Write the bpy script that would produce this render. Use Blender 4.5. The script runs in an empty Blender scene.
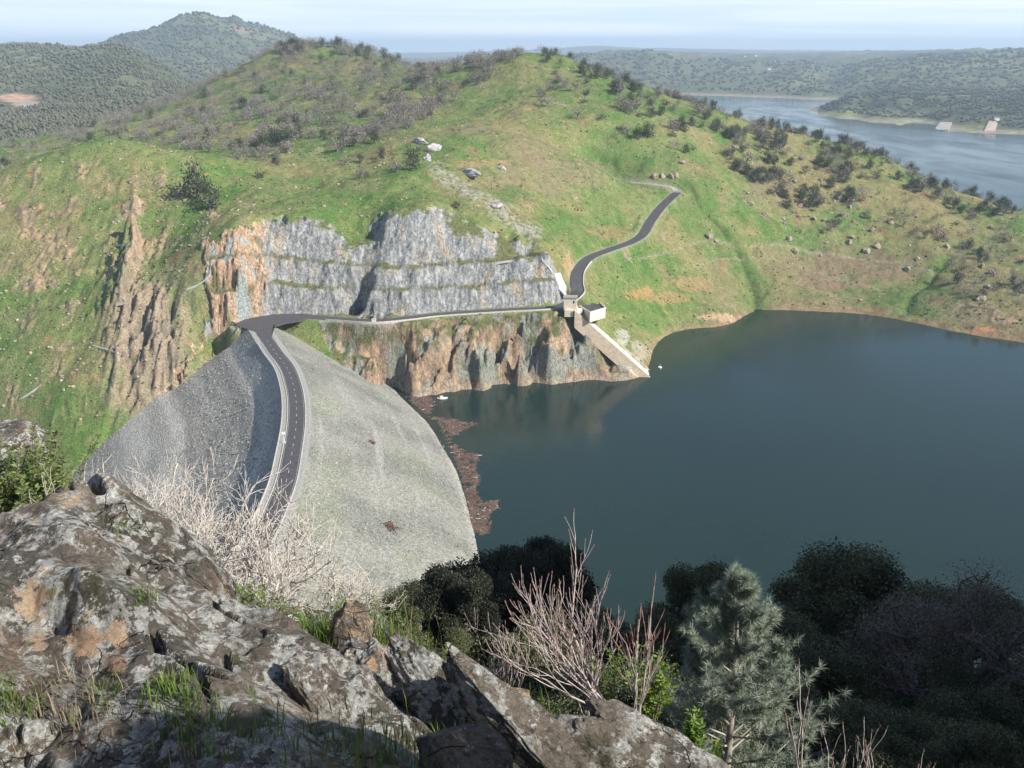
import bpy, math, random
import numpy as np
from mathutils import Vector
R = math.radians
rnd = random.Random(7)
rng = np.random.default_rng(11)
C = bpy.context.scene
COL = C.collection

# ------------------------------------------------------------------ noise
_perm = np.random.default_rng(5).permutation(256).astype(np.int64)
_perm = np.concatenate([_perm, _perm, _perm])
_ga = np.arange(16) * (2 * np.pi / 16)
_gx, _gy = np.cos(_ga), np.sin(_ga)
def perlin2(x, y, seed=0):
    x = np.asarray(x, float) + seed * 17.31; y = np.asarray(y, float) - seed * 9.17
    xi = np.floor(x).astype(np.int64); yi = np.floor(y).astype(np.int64)
    fx = x - xi; fy = y - yi
    u = fx * fx * fx * (fx * (fx * 6 - 15) + 10); v = fy * fy * fy * (fy * (fy * 6 - 15) + 10)
    def g(ix, iy, dx, dy):
        h = _perm[_perm[(ix & 255)] + (iy & 255)] & 15
        return _gx[h] * dx + _gy[h] * dy
    a = g(xi, yi, fx, fy); b = g(xi + 1, yi, fx - 1, fy)
    c = g(xi, yi + 1, fx, fy - 1); d = g(xi + 1, yi + 1, fx - 1, fy - 1)
    return ((a + u * (b - a)) + v * ((c + u * (d - c)) - (a + u * (b - a)))) * 1.45
_g3 = np.random.default_rng(3).normal(size=(64, 3)); _g3 /= np.linalg.norm(_g3, axis=1)[:, None]
def perlin3(p, seed=0):
    p = np.asarray(p, float) + seed * 13.7
    i = np.floor(p).astype(np.int64); f = p - i
    w = f * f * f * (f * (f * 6 - 15) + 10)
    out = 0
    for dx in (0, 1):
        for dy in (0, 1):
            for dz in (0, 1):
                h = _perm[_perm[_perm[(i[:, 0] + dx) & 255] + ((i[:, 1] + dy) & 255)] + ((i[:, 2] + dz) & 255)] & 63
                g = _g3[h]
                d = g[:, 0] * (f[:, 0] - dx) + g[:, 1] * (f[:, 1] - dy) + g[:, 2] * (f[:, 2] - dz)
                out = out + d * (w[:, 0] if dx else 1 - w[:, 0]) * (w[:, 1] if dy else 1 - w[:, 1]) * (w[:, 2] if dz else 1 - w[:, 2])
    return out * 1.5
def fbm2(x, y, o=4, seed=0, gain=.5, ridged=False):
    s = 0; a = 1; t = 0
    for k in range(o):
        n = perlin2(x * 2 ** k, y * 2 ** k, seed + k * 3)
        if ridged: n = 1 - 2 * np.abs(n)
        s = s + a * n; t += a; a *= gain
    return s / t
def fbm3(p, o=4, seed=0, gain=.5, ridged=False):
    s = 0; a = 1; t = 0
    for k in range(o):
        n = perlin3(p * 2 ** k, seed + k * 3)
        if ridged: n = 1 - 2 * np.abs(n)
        s = s + a * n; t += a; a *= gain
    return s / t
def facet2(x, y, seed=0, tilt=1.):
    """angular broken surface: nearest-cell planes with random height and tilt, about -1..1"""
    x = np.asarray(x, float); y = np.asarray(y, float); xi = np.floor(x).astype(np.int64); yi = np.floor(y).astype(np.int64)
    best = np.full(x.shape, 1e9); out = np.zeros(x.shape)
    for dx in (-1, 0, 1):
        for dy in (-1, 0, 1):
            cx, cy = xi + dx, yi + dy; h = _perm[_perm[(cx + seed * 31) & 255] + ((cy + seed * 17) & 255)]; h2 = _perm[h + 57]; h3 = _perm[h2 + 91]; h4 = _perm[h3 + 13]; h5 = _perm[h4 + 7]
            px, py = cx + .1 + .8 * h / 255., cy + .1 + .8 * h2 / 255.; ex, ey = x - px, y - py; d = ex * ex + ey * ey; m = d < best
            v = (h3 / 127.5 - 1) * .7 + tilt * ((h4 / 127.5 - 1) * ex + (h5 / 127.5 - 1) * ey)
            best = np.where(m, d, best); out = np.where(m, v, out)
    return out
def facetmax(x, y, seed=0, tilt=1., k=1.1, reach=1):
    """continuous faceted surface: upper envelope of tilted cell planes, roughly -.6..1"""
    x = np.asarray(x, float); y = np.asarray(y, float); xi = np.floor(x).astype(np.int64); yi = np.floor(y).astype(np.int64); out = np.full(x.shape, -9.)
    for dx in range(-reach, reach + 1):
        for dy in range(-reach, reach + 1):
            cx, cy = xi + dx, yi + dy; h = _perm[_perm[(cx + seed * 31) & 255] + ((cy + seed * 17) & 255)]; h2 = _perm[h + 57]; h3 = _perm[h2 + 91]; h4 = _perm[h3 + 13]; h5 = _perm[h4 + 7]
            ex, ey = x - (cx + .1 + .8 * h / 255.), y - (cy + .1 + .8 * h2 / 255.)
            out = np.maximum(out, (h3 / 127.5 - 1) * .45 + tilt * ((h4 / 127.5 - 1) * ex + (h5 / 127.5 - 1) * ey) - k * (ex * ex + ey * ey))
    return out
def sstep(a, b, x):
    t = np.clip((x - a) / (b - a), 0, 1); return t * t * (3 - 2 * t)
def mixc(a, b, t):
    a = np.asarray(a, float); b = np.asarray(b, float)
    return a + (b - a) * np.asarray(t)[..., None]

# ------------------------------------------------------------------ mesh helpers
def mesh(name, V, F, mat=None, parent=None, smooth=True, col=None, loops=None):
    """V (n,3); F (m,3) or (m,4) index array, or list of both; one linked object."""
    V = np.asarray(V, np.float32)
    Fs = [np.asarray(f, np.int32) for f in (F if isinstance(F, list) else [F]) if len(f)]
    me = bpy.data.meshes.new(name)
    me.vertices.add(len(V)); me.vertices.foreach_set('co', V.ravel())
    nl = sum(f.size for f in Fs); nf = sum(len(f) for f in Fs)
    me.loops.add(nl); me.polygons.add(nf)
    me.loops.foreach_set('vertex_index', np.concatenate([f.ravel() for f in Fs]))
    tot = np.concatenate([np.full(len(f), f.shape[1], np.int32) for f in Fs])
    st = np.concatenate([[0], np.cumsum(tot)[:-1]]).astype(np.int32)
    me.polygons.foreach_set('loop_start', st)
    me.polygons.foreach_set('use_smooth', np.full(nf, smooth))
    if col is not None:
        a = me.color_attributes.new('col', 'FLOAT_COLOR', 'POINT')
        c = np.ones((len(V), 4), np.float32); c[:, :3] = col
        a.data.foreach_set('color', c.ravel())
    me.update(calc_edges=True); me.validate()
    if mat is not None: me.materials.append(mat)
    o = bpy.data.objects.new(name, me); COL.objects.link(o)
    if parent is not None: o.parent = parent
    return o
def grid_faces(nr, nc, off=0):
    i = np.arange(nr * nc).reshape(nr, nc)
    return np.stack([i[:-1, :-1], i[:-1, 1:], i[1:, 1:], i[1:, :-1]], -1).reshape(-1, 4) + off
def empty(name, loc=(0, 0, 0), rz=0):
    o = bpy.data.objects.new(name, None); COL.objects.link(o); o.location = loc; o.rotation_euler = (0, 0, rz)
    o.empty_display_size = .2
    return o
def tag(o, label=None, cat=None, group=None, kind=None):
    if label: o['label'] = label
    if cat: o['category'] = cat
    if group: o['group'] = group
    if kind: o['kind'] = kind
    return o
class MB:
    """collects boxes, tubes and sheets into one mesh"""
    def __init__(s): s.V = []; s.Q = []; s.T = []; s.n = 0
    def add(s, V, Q=None, T=None):
        V = np.asarray(V, float).reshape(-1, 3)
        if Q is not None and len(Q): s.Q.append(np.asarray(Q) + s.n)
        if T is not None and len(T): s.T.append(np.asarray(T) + s.n)
        s.V.append(V); s.n += len(V)
    def box(s, c, size, rz=0):
        x, y, z = [d / 2 for d in size]
        v = np.array([[-x, -y, -z], [x, -y, -z], [x, y, -z], [-x, y, -z], [-x, -y, z], [x, -y, z], [x, y, z], [-x, y, z]])
        c_, s_ = math.cos(rz), math.sin(rz)
        v = v @ np.array([[c_, s_, 0], [-s_, c_, 0], [0, 0, 1]]) + np.asarray(c)
        s.add(v, [[0, 3, 2, 1], [4, 5, 6, 7], [0, 1, 5, 4], [1, 2, 6, 5], [2, 3, 7, 6], [3, 0, 4, 7]])
    def prism(s, top, bottom):
        """closed prism between two equal rings"""
        n = len(top); v = list(top) + list(bottom)
        s.add(v, [[i, (i + 1) % n, n + (i + 1) % n, n + i][::-1] for i in range(n)], None)
        s.add(v, None, [[0, i, i + 1] for i in range(1, n - 1)] + [[n, n + i + 1, n + i] for i in range(1, n - 1)])
    def tube(s, pts, rad, sides=5):
        pts = np.asarray(pts, float); n = len(pts)
        rad = np.broadcast_to(np.asarray(rad, float), (n,))
        t = np.gradient(pts, axis=0); t /= np.linalg.norm(t, axis=1)[:, None] + 1e-9
        ref = np.array([0, 0, 1.]) if abs(t[0, 2]) < .8 else np.array([1., 0, 0])
        a = np.cross(t, ref); a /= np.linalg.norm(a, axis=1)[:, None] + 1e-9
        b = np.cross(t, a)
        ang = np.arange(sides) * 2 * np.pi / sides
        v = pts[:, None] + rad[:, None, None] * (np.cos(ang)[None, :, None] * a[:, None] + np.sin(ang)[None, :, None] * b[:, None])
        i = np.arange(n * sides).reshape(n, sides); j = np.roll(i, -1, 1)
        q = np.stack([i[:-1], j[:-1], j[1:], i[1:]], -1).reshape(-1, 4)
        s.add(v.reshape(-1, 3), q, [[0, k + 1, k] for k in range(1, sides - 1)] + [[(n - 1) * sides, (n - 1) * sides + k, (n - 1) * sides + k + 1] for k in range(1, sides - 1)])
    def build(s, name, mat, parent=None, smooth=False, col=None):
        V = np.concatenate(s.V); F = []
        if s.Q: F.append(np.concatenate(s.Q))
        if s.T: F.append(np.concatenate(s.T))
        return mesh(name, V, F, mat, parent, smooth, col)

# ------------------------------------------------------------------ material helper
class Mat:
    def __init__(s, name):
        s.m = bpy.data.materials.new(name); s.m.use_nodes = True
        s.nt = s.m.node_tree; s.nt.nodes.clear(); s.L = s.nt.links
        s.out = s.n('ShaderNodeOutputMaterial'); s.b = s.n('ShaderNodeBsdfPrincipled')
        s.L.new(s.b.outputs[0], s.out.inputs[0])
        s.b.inputs['Roughness'].default_value = .9; s.b.inputs['Specular IOR Level'].default_value = .2
        s._tc = None
    def n(s, t, **k):
        x = s.nt.nodes.new(t)
        for a, b in k.items(): setattr(x, a, b)
        return x
    def set(s, inp, v):
        if isinstance(v, bpy.types.NodeSocket): s.L.new(v, inp)
        elif isinstance(v, (tuple, list)) and len(v) == 3 and inp.type == 'RGBA': inp.default_value = (*v, 1)
        else: inp.default_value = v
    def pos(s):
        if s._tc is None: s._tc = s.n('ShaderNodeNewGeometry').outputs['Position']
        return s._tc
    def objco(s): return s.n('ShaderNodeTexCoord').outputs['Object']
    def map(s, v, scale=(1, 1, 1), rot=(0, 0, 0)):
        m = s.n('ShaderNodeMapping'); s.set(m.inputs['Vector'], v)
        m.inputs['Scale'].default_value = scale; m.inputs['Rotation'].default_value = rot
        return m.outputs[0]
    def noise(s, scale, vec=None, detail=4, rough=.55, dist=0, typ='FBM'):
        x = s.n('ShaderNodeTexNoise'); s.L.new(vec if vec is not None else s.pos(), x.inputs['Vector'])
        x.inputs['Scale'].default_value = scale; x.inputs['Detail'].default_value = detail
        x.inputs['Roughness'].default_value = rough; x.inputs['Distortion'].default_value = dist
        return x.outputs[0]
    def voro(s, scale, vec=None, feature='F1', out='Distance'):
        x = s.n('ShaderNodeTexVoronoi', feature=feature); s.L.new(vec if vec is not None else s.pos(), x.inputs['Vector'])
        x.inputs['Scale'].default_value = scale
        return x.outputs[out]
    def ramp(s, v, *stops):
        x = s.n('ShaderNodeValToRGB'); s.L.new(v, x.inputs[0]); e = x.color_ramp.elements
        while len(e) < len(stops): e.new(.5)
        for k, (p, c) in enumerate(stops):
            e[k].position = p; e[k].color = (c, c, c, 1) if not isinstance(c, (tuple, list)) else (*c, 1)
        return x.outputs[0]
    def mix(s, f, a, b, mode='MIX'):
        x = s.n('ShaderNodeMix', data_type='RGBA', blend_type=mode)
        s.set(x.inputs[0], f); s.set(x.inputs[6], a); s.set(x.inputs[7], b)
        return x.outputs[2]
    def math(s, op, a, b=0.):
        x = s.n('ShaderNodeMath', operation=op); s.set(x.inputs[0], a); s.set(x.inputs[1], b); return x.outputs[0]
    def attr(s, name='col'): return s.n('ShaderNodeAttribute', attribute_name=name).outputs['Color']
    def bump(s, h, strength=.5, dist=.1):
        x = s.n('ShaderNodeBump'); x.inputs['Strength'].default_value = strength; x.inputs['Distance'].default_value = dist
        s.L.new(h, x.inputs['Height']); s.L.new(x.outputs[0], s.b.inputs['Normal'])
    def color(s, c, rough=None, spec=None):
        s.set(s.b.inputs['Base Color'], c)
        if rough is not None: s.b.inputs['Roughness'].default_value = rough
        if spec is not None: s.b.inputs['Specular IOR Level'].default_value = spec
        return s.m
def plain(name, c, rough=.8, var=.25, scale=1., spec=.3):
    m = Mat(name); n = m.noise(scale, detail=5)
    k = m.ramp(n, (.3, 1 - var), (.7, 1 + var))
    return m.color(m.mix(1., c, k, 'MULTIPLY'), rough, spec)

# ------------------------------------------------------------------ camera
CAM_Z = 195.; FPX = 1000.; PITCH = math.atan(336 / FPX)
CP, SP = math.cos(PITCH), math.sin(PITCH)
cam = bpy.data.cameras.new('camera'); camo = bpy.data.objects.new('camera', cam); COL.objects.link(camo)
camo.location = (0, 0, CAM_Z); camo.rotation_euler = (math.pi / 2 - PITCH, 0, 0)
cam.sensor_width = 36; cam.lens = 36 * FPX / 1024; cam.clip_end = 90000; cam.clip_start = .1
C.camera = camo
def ray(px, py):
    v = py - 384.
    fwd = FPX * CP - v * SP; dn = FPX * SP + v * CP
    return (px - 512.) / fwd, dn / fwd            # X per metre forward, drop per metre forward
def D(px, py, Y):                                 # seen at that pixel, that far away
    u, r = ray(px, py); return (u * Y, Y, CAM_Z - r * Y)
def Zp(px, py, z):                                # seen at that pixel, at that height
    u, r = ray(px, py); Y = (CAM_Z - z) / r; return (u * Y, Y, z)
def project(X, Y, Z):
    f = Y * CP + (CAM_Z - Z) * SP; d = (CAM_Z - Z) * CP - Y * SP
    return 512 + FPX * X / f, 384 + FPX * d / f
def dense(pts, n=3):
    out = []
    for a, b in zip(pts[:-1], pts[1:]):
        for k in range(n):
            t = k / n; out.append(tuple(np.array(a) * (1 - t) + np.array(b) * t))
    out.append(tuple(pts[-1])); return out
def catmull(P, n=8):
    P = np.asarray(P, float); Q = np.vstack([2 * P[0] - P[1], P, 2 * P[-1] - P[-2]]); out = []
    t = np.linspace(0, 1, n, endpoint=False)[:, None]
    for i in range(1, len(Q) - 2):
        a, b, c, d = Q[i - 1:i + 3]
        out.append(.5 * (2 * b + (c - a) * t + (2 * a - 5 * b + 4 * c - d) * t ** 2 + (3 * b - a - 3 * c + d) * t ** 3))
    return np.vstack(out + [P[-1:]])
def polydist(X, Y, P, val=None):
    """distance to polyline, signed side, and interpolated third value"""
    X = np.asarray(X, float); Y = np.asarray(Y, float)
    best = np.full(X.shape, 1e9); sg = np.zeros(X.shape); vv = np.zeros(X.shape); ss = np.zeros(X.shape)
    L = 0
    for a, b in zip(P[:-1], P[1:]):
        dx, dy = b[0] - a[0], b[1] - a[1]; l2 = dx * dx + dy * dy + 1e-9
        t = np.clip(((X - a[0]) * dx + (Y - a[1]) * dy) / l2, 0, 1)
        ex = X - a[0] - t * dx; ey = Y - a[1] - t * dy
        d = np.hypot(ex, ey); m = d < best
        best[m] = d[m]; sg[m] = np.sign(dx * ey - dy * ex)[m]
        vv[m] = (a[2] + (b[2] - a[2]) * t)[m]; ss[m] = L + (t * math.sqrt(l2))[m]
        L += math.sqrt(l2)
    return best, sg, vv, ss
def inpoly(px, py, poly):
    r = np.zeros(np.shape(px), bool); n = len(poly)
    for i in range(n):
        x1, y1 = poly[i]; x2, y2 = poly[(i + 1) % n]
        c = ((y1 > py) != (y2 > py)) & (px < (x2 - x1) * (py - y1) / (y2 - y1 + 1e-12) + x1)
        r ^= c
    return r
class RBF:
    def __init__(s, P, sc=(1, 1), smooth=0.):
        P = np.asarray(P, float); s.sc = np.array(sc)
        q = P[:, :2] * s.sc
        _, idx = np.unique(np.round(q, 4), axis=0, return_index=True); P = P[idx]; s.q = P[:, :2] * s.sc
        n = len(P); A = np.zeros((n + 3, n + 3))
        d = s.q[:, None] - s.q[None]; A[:n, :n] = -np.sqrt((d ** 2).sum(-1)) ; A[:n, :n] += np.eye(n) * smooth
        A[:n, n] = 1; A[:n, n + 1:] = s.q; A[n, :n] = 1; A[n + 1:, :n] = s.q.T
        s.w = np.linalg.solve(A, np.concatenate([P[:, 2], [0, 0, 0]]))
    def __call__(s, X, Y):
        sh = np.shape(X); x = np.ravel(X) * s.sc[0]; y = np.ravel(Y) * s.sc[1]
        out = s.w[-3] + s.w[-2] * x + s.w[-1] * y
        qx = s.q[:, 0].astype(np.float32); qy = s.q[:, 1].astype(np.float32); w = s.w[:-3].astype(np.float32)
        for a in range(0, len(x), 40000):
            dx = x[a:a + 40000, None].astype(np.float32) - qx; dy = y[a:a + 40000, None].astype(np.float32) - qy
            out[a:a + 40000] -= np.sqrt(dx * dx + dy * dy) @ w
        return out.reshape(sh)

# ------------------------------------------------------------------ light and air
SUN_EL, SUN_AZ = 36., 117.      # azimuth clockwise from the view direction
w = bpy.data.worlds.new('World'); C.world = w; w.use_nodes = True
nt = w.node_tree; nt.nodes.clear()
bo = nt.nodes.new('ShaderNodeOutputWorld'); bg = nt.nodes.new('ShaderNodeBackground')
sky = nt.nodes.new('ShaderNodeTexSky'); sky.sky_type = 'NISHITA'; sky.sun_disc = False
sky.sun_elevation = R(SUN_EL); sky.sun_rotation = R(SUN_AZ); sky.altitude = 300; sky.air_density = 1.0; sky.dust_density = 1.6; sky.ozone_density = 1.2
tc = nt.nodes.new('ShaderNodeTexCoord'); mp = nt.nodes.new('ShaderNodeMapping'); mp.inputs['Scale'].default_value = (1.3, 1.3, 40); mp.inputs['Rotation'].default_value = (0, R(3), 0)
nz = nt.nodes.new('ShaderNodeTexNoise'); nz.inputs['Scale'].default_value = 2.2; nz.inputs['Detail'].default_value = 5; nz.inputs['Distortion'].default_value = .6
rp = nt.nodes.new('ShaderNodeValToRGB'); rp.color_ramp.elements[0].position = .38; rp.color_ramp.elements[1].position = .72
rp.color_ramp.elements[0].color = (0, 0, 0, 1); rp.color_ramp.elements[1].color = (.75, .75, .75, 1)
mx = nt.nodes.new('ShaderNodeMix'); mx.data_type = 'RGBA'; mx.inputs[7].default_value = (9.0, 9.4, 9.9, 1)
nt.links.new(tc.outputs['Generated'], mp.inputs[0]); nt.links.new(mp.outputs[0], nz.inputs['Vector']); nt.links.new(nz.outputs[0], rp.inputs[0])
tn = nt.nodes.new('ShaderNodeMix'); tn.data_type = 'RGBA'; tn.blend_type = 'MULTIPLY'; tn.inputs[0].default_value = 1; tn.inputs[7].default_value = (.97, 1., 1.06, 1); nt.links.new(sky.outputs[0], tn.inputs[6])
cm = nt.nodes.new('ShaderNodeMath'); cm.operation = 'MULTIPLY'; nt.links.new(rp.outputs[0], cm.inputs[0]); nt.links.new(cm.outputs[0], mx.inputs[0]); nt.links.new(tn.outputs[2], mx.inputs[6]); nt.links.new(mx.outputs[2], bg.inputs[0])
bg.inputs[1].default_value = .09; nt.links.new(bg.outputs[0], bo.inputs[0])
# pale band of sky low over the horizon
sx = nt.nodes.new('ShaderNodeSeparateXYZ'); nt.links.new(tc.outputs['Generated'], sx.inputs[0])
hr = nt.nodes.new('ShaderNodeMapRange'); hr.interpolation_type = 'SMOOTHSTEP'; hr.inputs['From Min'].default_value = .16; hr.inputs['From Max'].default_value = -.02; nt.links.new(sx.outputs['Z'], hr.inputs['Value'])
hx = nt.nodes.new('ShaderNodeMix'); hx.data_type = 'RGBA'; hx.inputs[7].default_value = (6.3, 7.6, 9.2, 1); nt.links.new(hr.outputs[0], hx.inputs[0]); nt.links.new(hr.outputs[0], cm.inputs[1]); nt.links.new(tn.outputs[2], hx.inputs[6]); nt.links.new(hx.outputs[2], mx.inputs[6])
sl = bpy.data.lights.new('sun', 'SUN'); so = bpy.data.objects.new('sun', sl); COL.objects.link(so)
sl.energy = 4.8; sl.angle = R(.5); sl.color = (1, .95, .87)
SD = Vector((math.sin(R(SUN_AZ)) * math.cos(R(SUN_EL)), math.cos(R(SUN_AZ)) * math.cos(R(SUN_EL)), math.sin(R(SUN_EL))))
so.rotation_euler = SD.to_track_quat('Z', 'Y').to_euler(); so.location = (200, -60, 400)
C.view_settings.view_transform = 'Standard'; C.view_settings.look = 'None'; C.view_settings.exposure = .68; C.view_settings.gamma = 1
C.cycles.use_denoising = True; C.cycles.max_bounces = 6; C.cycles.diffuse_bounces = 2; C.cycles.glossy_bounces = 2; C.cycles.volume_bounces = 0; C.cycles.transparent_max_bounces = 8
hm = bpy.data.materials.new('haze air'); hm.use_nodes = True; hn = hm.node_tree; hn.nodes.clear()
ho = hn.nodes.new('ShaderNodeOutputMaterial'); hv = hn.nodes.new('ShaderNodeVolumePrincipled')
hv.inputs['Color'].default_value = (.64, .82, 1, 1); hv.inputs['Density'].default_value = 8.5e-5; hv.inputs['Anisotropy'].default_value = .1
hn.links.new(hv.outputs[0], ho.inputs['Volume'])
hb = MB(); hb.box((0, 11000, 100), (60000, 26000, 510)); hz = hb.build('haze', hm); tag(hz, kind='stuff')
# ------------------------------------------------------------------ layout of dam and roads
ZC = 40.                                            # crest level above the water
crest_px = [(262, 332), (275, 352), (287, 368), (294, 388), (296.5, 407), (296, 427), (292, 453), (287, 479), (279, 502), (269, 525), (257, 548), (244, 570), (231, 594), (218, 618), (206, 640)]
crest = catmull([Zp(x, y, ZC) for x, y in crest_px], 6)
e0 = crest[0] - (crest[2] - crest[0]) / np.linalg.norm(crest[2] - crest[0]) * 14
crest_ext = np.vstack([e0, crest])
cliff_road_px = [(237, 326), (250, 321), (270, 317.5), (300, 316.5), (340, 319), (375, 321), (410, 318), (440, 314.5), (500, 310.5), (545, 308), (566, 304)]
roadA = [Zp(x, y, ZC) for x, y in cliff_road_px]
hill_road = [(577, 293, 628), (576, 283, 640), (578, 271, 664), (589, 258, 697), (610, 249.5, 725), (631, 242, 755), (643, 234, 772), (650, 222, 795), (660, 208.5, 822), (670, 198.5, 842), (677, 192.5, 852), (672, 187.5, 862), (655, 184.5, 868), (630, 182.5, 876), (600, 181.5, 884)]
roadB = [D(*p) for p in hill_road]
roadA = np.array(roadA); roadB = np.array(roadB)
road_main = catmull(np.vstack([roadA, roadB[:11]]), 6)
road_track = catmull(roadB[10:], 6)
HALF = 6.6
def yr(x):                                          # distance of the cliff road at a picture column
    keep = [0, 2, 3, 6, 7, 8, 9, 10]; return np.interp(x, [cliff_road_px[k][0] for k in keep], roadA[keep, 1])

def face_z(X, Y):
    """height of the dam's two rockfill faces"""
    d, sg, _, s = polydist(X, Y, crest_ext)
    up = np.where(sg > 0, 1, -1)                    # crest runs towards the camera, left of it is upstream
    e = np.maximum(d - HALF, 0)
    zu = ZC - e / 1.66
    zd = ZC - np.where(e < 11, e / 1.0, 11 / 1.0 + (e - 11) / 2.0)
    return np.where(up > 0, zu, zd), d, up, s
def face_hit(px, py, lo=200., hi=760.):
    u, r = ray(px, py); Y = np.arange(lo, hi, .5)
    f = face_z(u * Y, Y)[0]; z = CAM_Z - r * Y
    k = np.argmax(z < f); return (u * Y[k], Y[k], float(f[k]))

# ------------------------------------------------------------------ terrain control points
P = []
def add(*pts): P.extend([tuple(map(float, p)) for p in pts])
# lake shore, right to left, then the foot of the cliffs
shoreR = [(1150, 352), (1080, 347), (1024, 343), (985, 337), (960, 333), (930, 326), (910, 322), (885, 317), (860, 314), (830, 312), (800, 311), (775, 309.5), (757, 308.5), (747, 314), (742, 322), (728, 326.5), (700, 327), (680, 329), (665, 333)]
shoreC = [(661, 341), (659, 352), (655, 364), (650, 373), (640, 376), (630, 379), (615, 380), (590, 378), (570, 380), (545, 382), (520, 381), (490, 384), (460, 388), (430, 394), (412, 398.5)]
for x, y in dense(shoreR, 2):
    p = Zp(x, y, 0); add(p, (p[0] * .965, p[1] - 26, -9), (p[0] * .9, p[1] - 75, -22))
for x, y in dense(shoreC, 2):
    p = Zp(x, y, 0); add(p, (p[0] - 1, p[1] - 10, -9), (p[0] - 2, p[1] - 40, -20))
# cliff lip along the outer side of the road
for x in np.arange(300, 566, 12):
    Y = float(yr(x)); y = np.interp(x, [p[0] for p in cliff_road_px], [p[1] for p in cliff_road_px]); X = (ray(x, y)[0]) * Y
    add((X, Y, ZC), (X, Y - 6.5, ZC), (X, Y + 6.5, ZC))
# middle of the lower cliff: steep, with a slope of grass under the lip
for x, y in ((345, 352), (375, 355), (405, 352), (440, 350), (480, 348), (520, 345), (550, 343)):
    z = 40 - (y - 318) / (395 - 318) * 38; p = Zp(x, y, 24 if x > 360 else 22); add(p)
for p in dense([(325, 326), (334, 340), (352, 357), (380, 379), (400, 393)], 3):
    h = face_hit(*p); add(h, (h[0] + 12, h[1] - 22, h[2] - 16))
# quarry benches: outer edge of each bench and the foot of the face above it
b1 = [(215, 296), (235, 291), (271, 284), (300, 287), (335, 290), (403, 291), (471, 288), (539, 282), (556, 280)]
b2 = [(205, 262), (235, 258), (264, 257), (301, 261), (352, 266), (396, 269), (437, 266), (494, 262), (545, 254)]
tp = [(212, 238), (235, 230), (254, 229), (301, 224), (329, 231), (346, 244), (376, 248), (386, 221), (430, 215), (444, 234), (484, 237), (494, 249), (525, 258)]
for x, y in dense(b1, 2):
    Y = float(yr(x)); add(D(x, y, Y + 12)); q = D(x, y, Y + 12); add((q[0], q[1] + 8., q[2] + .4))
    f = np.interp(x, [p[0] for p in cliff_road_px], [p[1] for p in cliff_road_px]); add((q[0], Y + 7.2, ZC + .2))
for x, y in dense(b2, 2):
    Y = float(yr(x)); q = D(x, y, Y + 23.5); add(q, (q[0], q[1] + 6, q[2] + .3))
for x, y in dense(tp, 2):
    Y = float(yr(x)); q = D(x, y, Y + 38 + (262 - y) * .12); add(q)
    add((q[0] * 1.01, q[1] + 14, q[2] + 5))
# left hillside over the downstream face
groin = [(233, 331), (215, 351), (195, 371), (168, 390), (140, 411), (105, 440), (75, 470), (55, 492)]
for p in dense(groin, 2):
    h = face_hit(*p); add(h, (h[0] + 20, h[1] - 34, h[2] - 26))
add(D(0, 500, 505), D(-120, 500, 515), D(0, 440, 520), D(0, 400, 540), D(60, 400, 525), D(0, 340, 577), D(100, 330, 572), D(170, 320, 572), D(0, 280, 618), D(90, 270, 622), D(160, 260, 628),
    D(0, 220, 665), D(90, 205, 672), D(160, 210, 662), D(200, 300, 577), D(190, 340, 560),
    D(0, 166, 720), D(50, 150, 728), D(85, 142, 732), D(115, 138, 735), D(150, 145, 735), D(180, 152, 735), D(215, 159, 735), D(250, 168, 738), D(-80, 190, 720), D(-160, 215, 715))
add(D(50, 165, 790), D(115, 160, 800), D(180, 168, 800), D(0, 190, 790), D(-100, 210, 800))
add(D(205, 200, 690), D(250, 200, 680), D(300, 195, 690), D(350, 190, 700))
# terrace above the quarry and the woods behind
add(D(300, 175, 745), D(360, 172, 750), D(330, 160, 800), D(280, 150, 850), D(240, 158, 830), D(390, 160, 765), D(412, 178, 715), D(430, 195, 690), D(440, 150, 790), D(470, 185, 720), D(500, 205, 690), D(520, 235, 655), D(555, 235, 672), D(565, 262, 660))
# second hill
sk2 = [(100, 127, 1330), (130, 117, 1340), (175, 98, 1360), (220, 78, 1390), (245, 64, 1400), (270, 50, 1410), (300, 45, 1420), (350, 45, 1420), (380, 56, 1390), (400, 65, 1370), (425, 69, 1350)]
add(*[D(*p) for p in sk2]); add(*[(D(*p)[0] * 1.15, p[2] + 170, D(*p)[2] - 45) for p in sk2])
add(D(60, 135, 1310), D(0, 142, 1300), D(-80, 150, 1300), D(100, 145, 1050), D(180, 140, 980), D(200, 115, 1150), D(270, 110, 1080), D(330, 85, 1200), D(300, 130, 950), D(370, 120, 960), D(400, 100, 1050), D(0, 160, 1000), D(60, 152, 1000), D(300, 65, 1330), D(390, 80, 1240))
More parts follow.
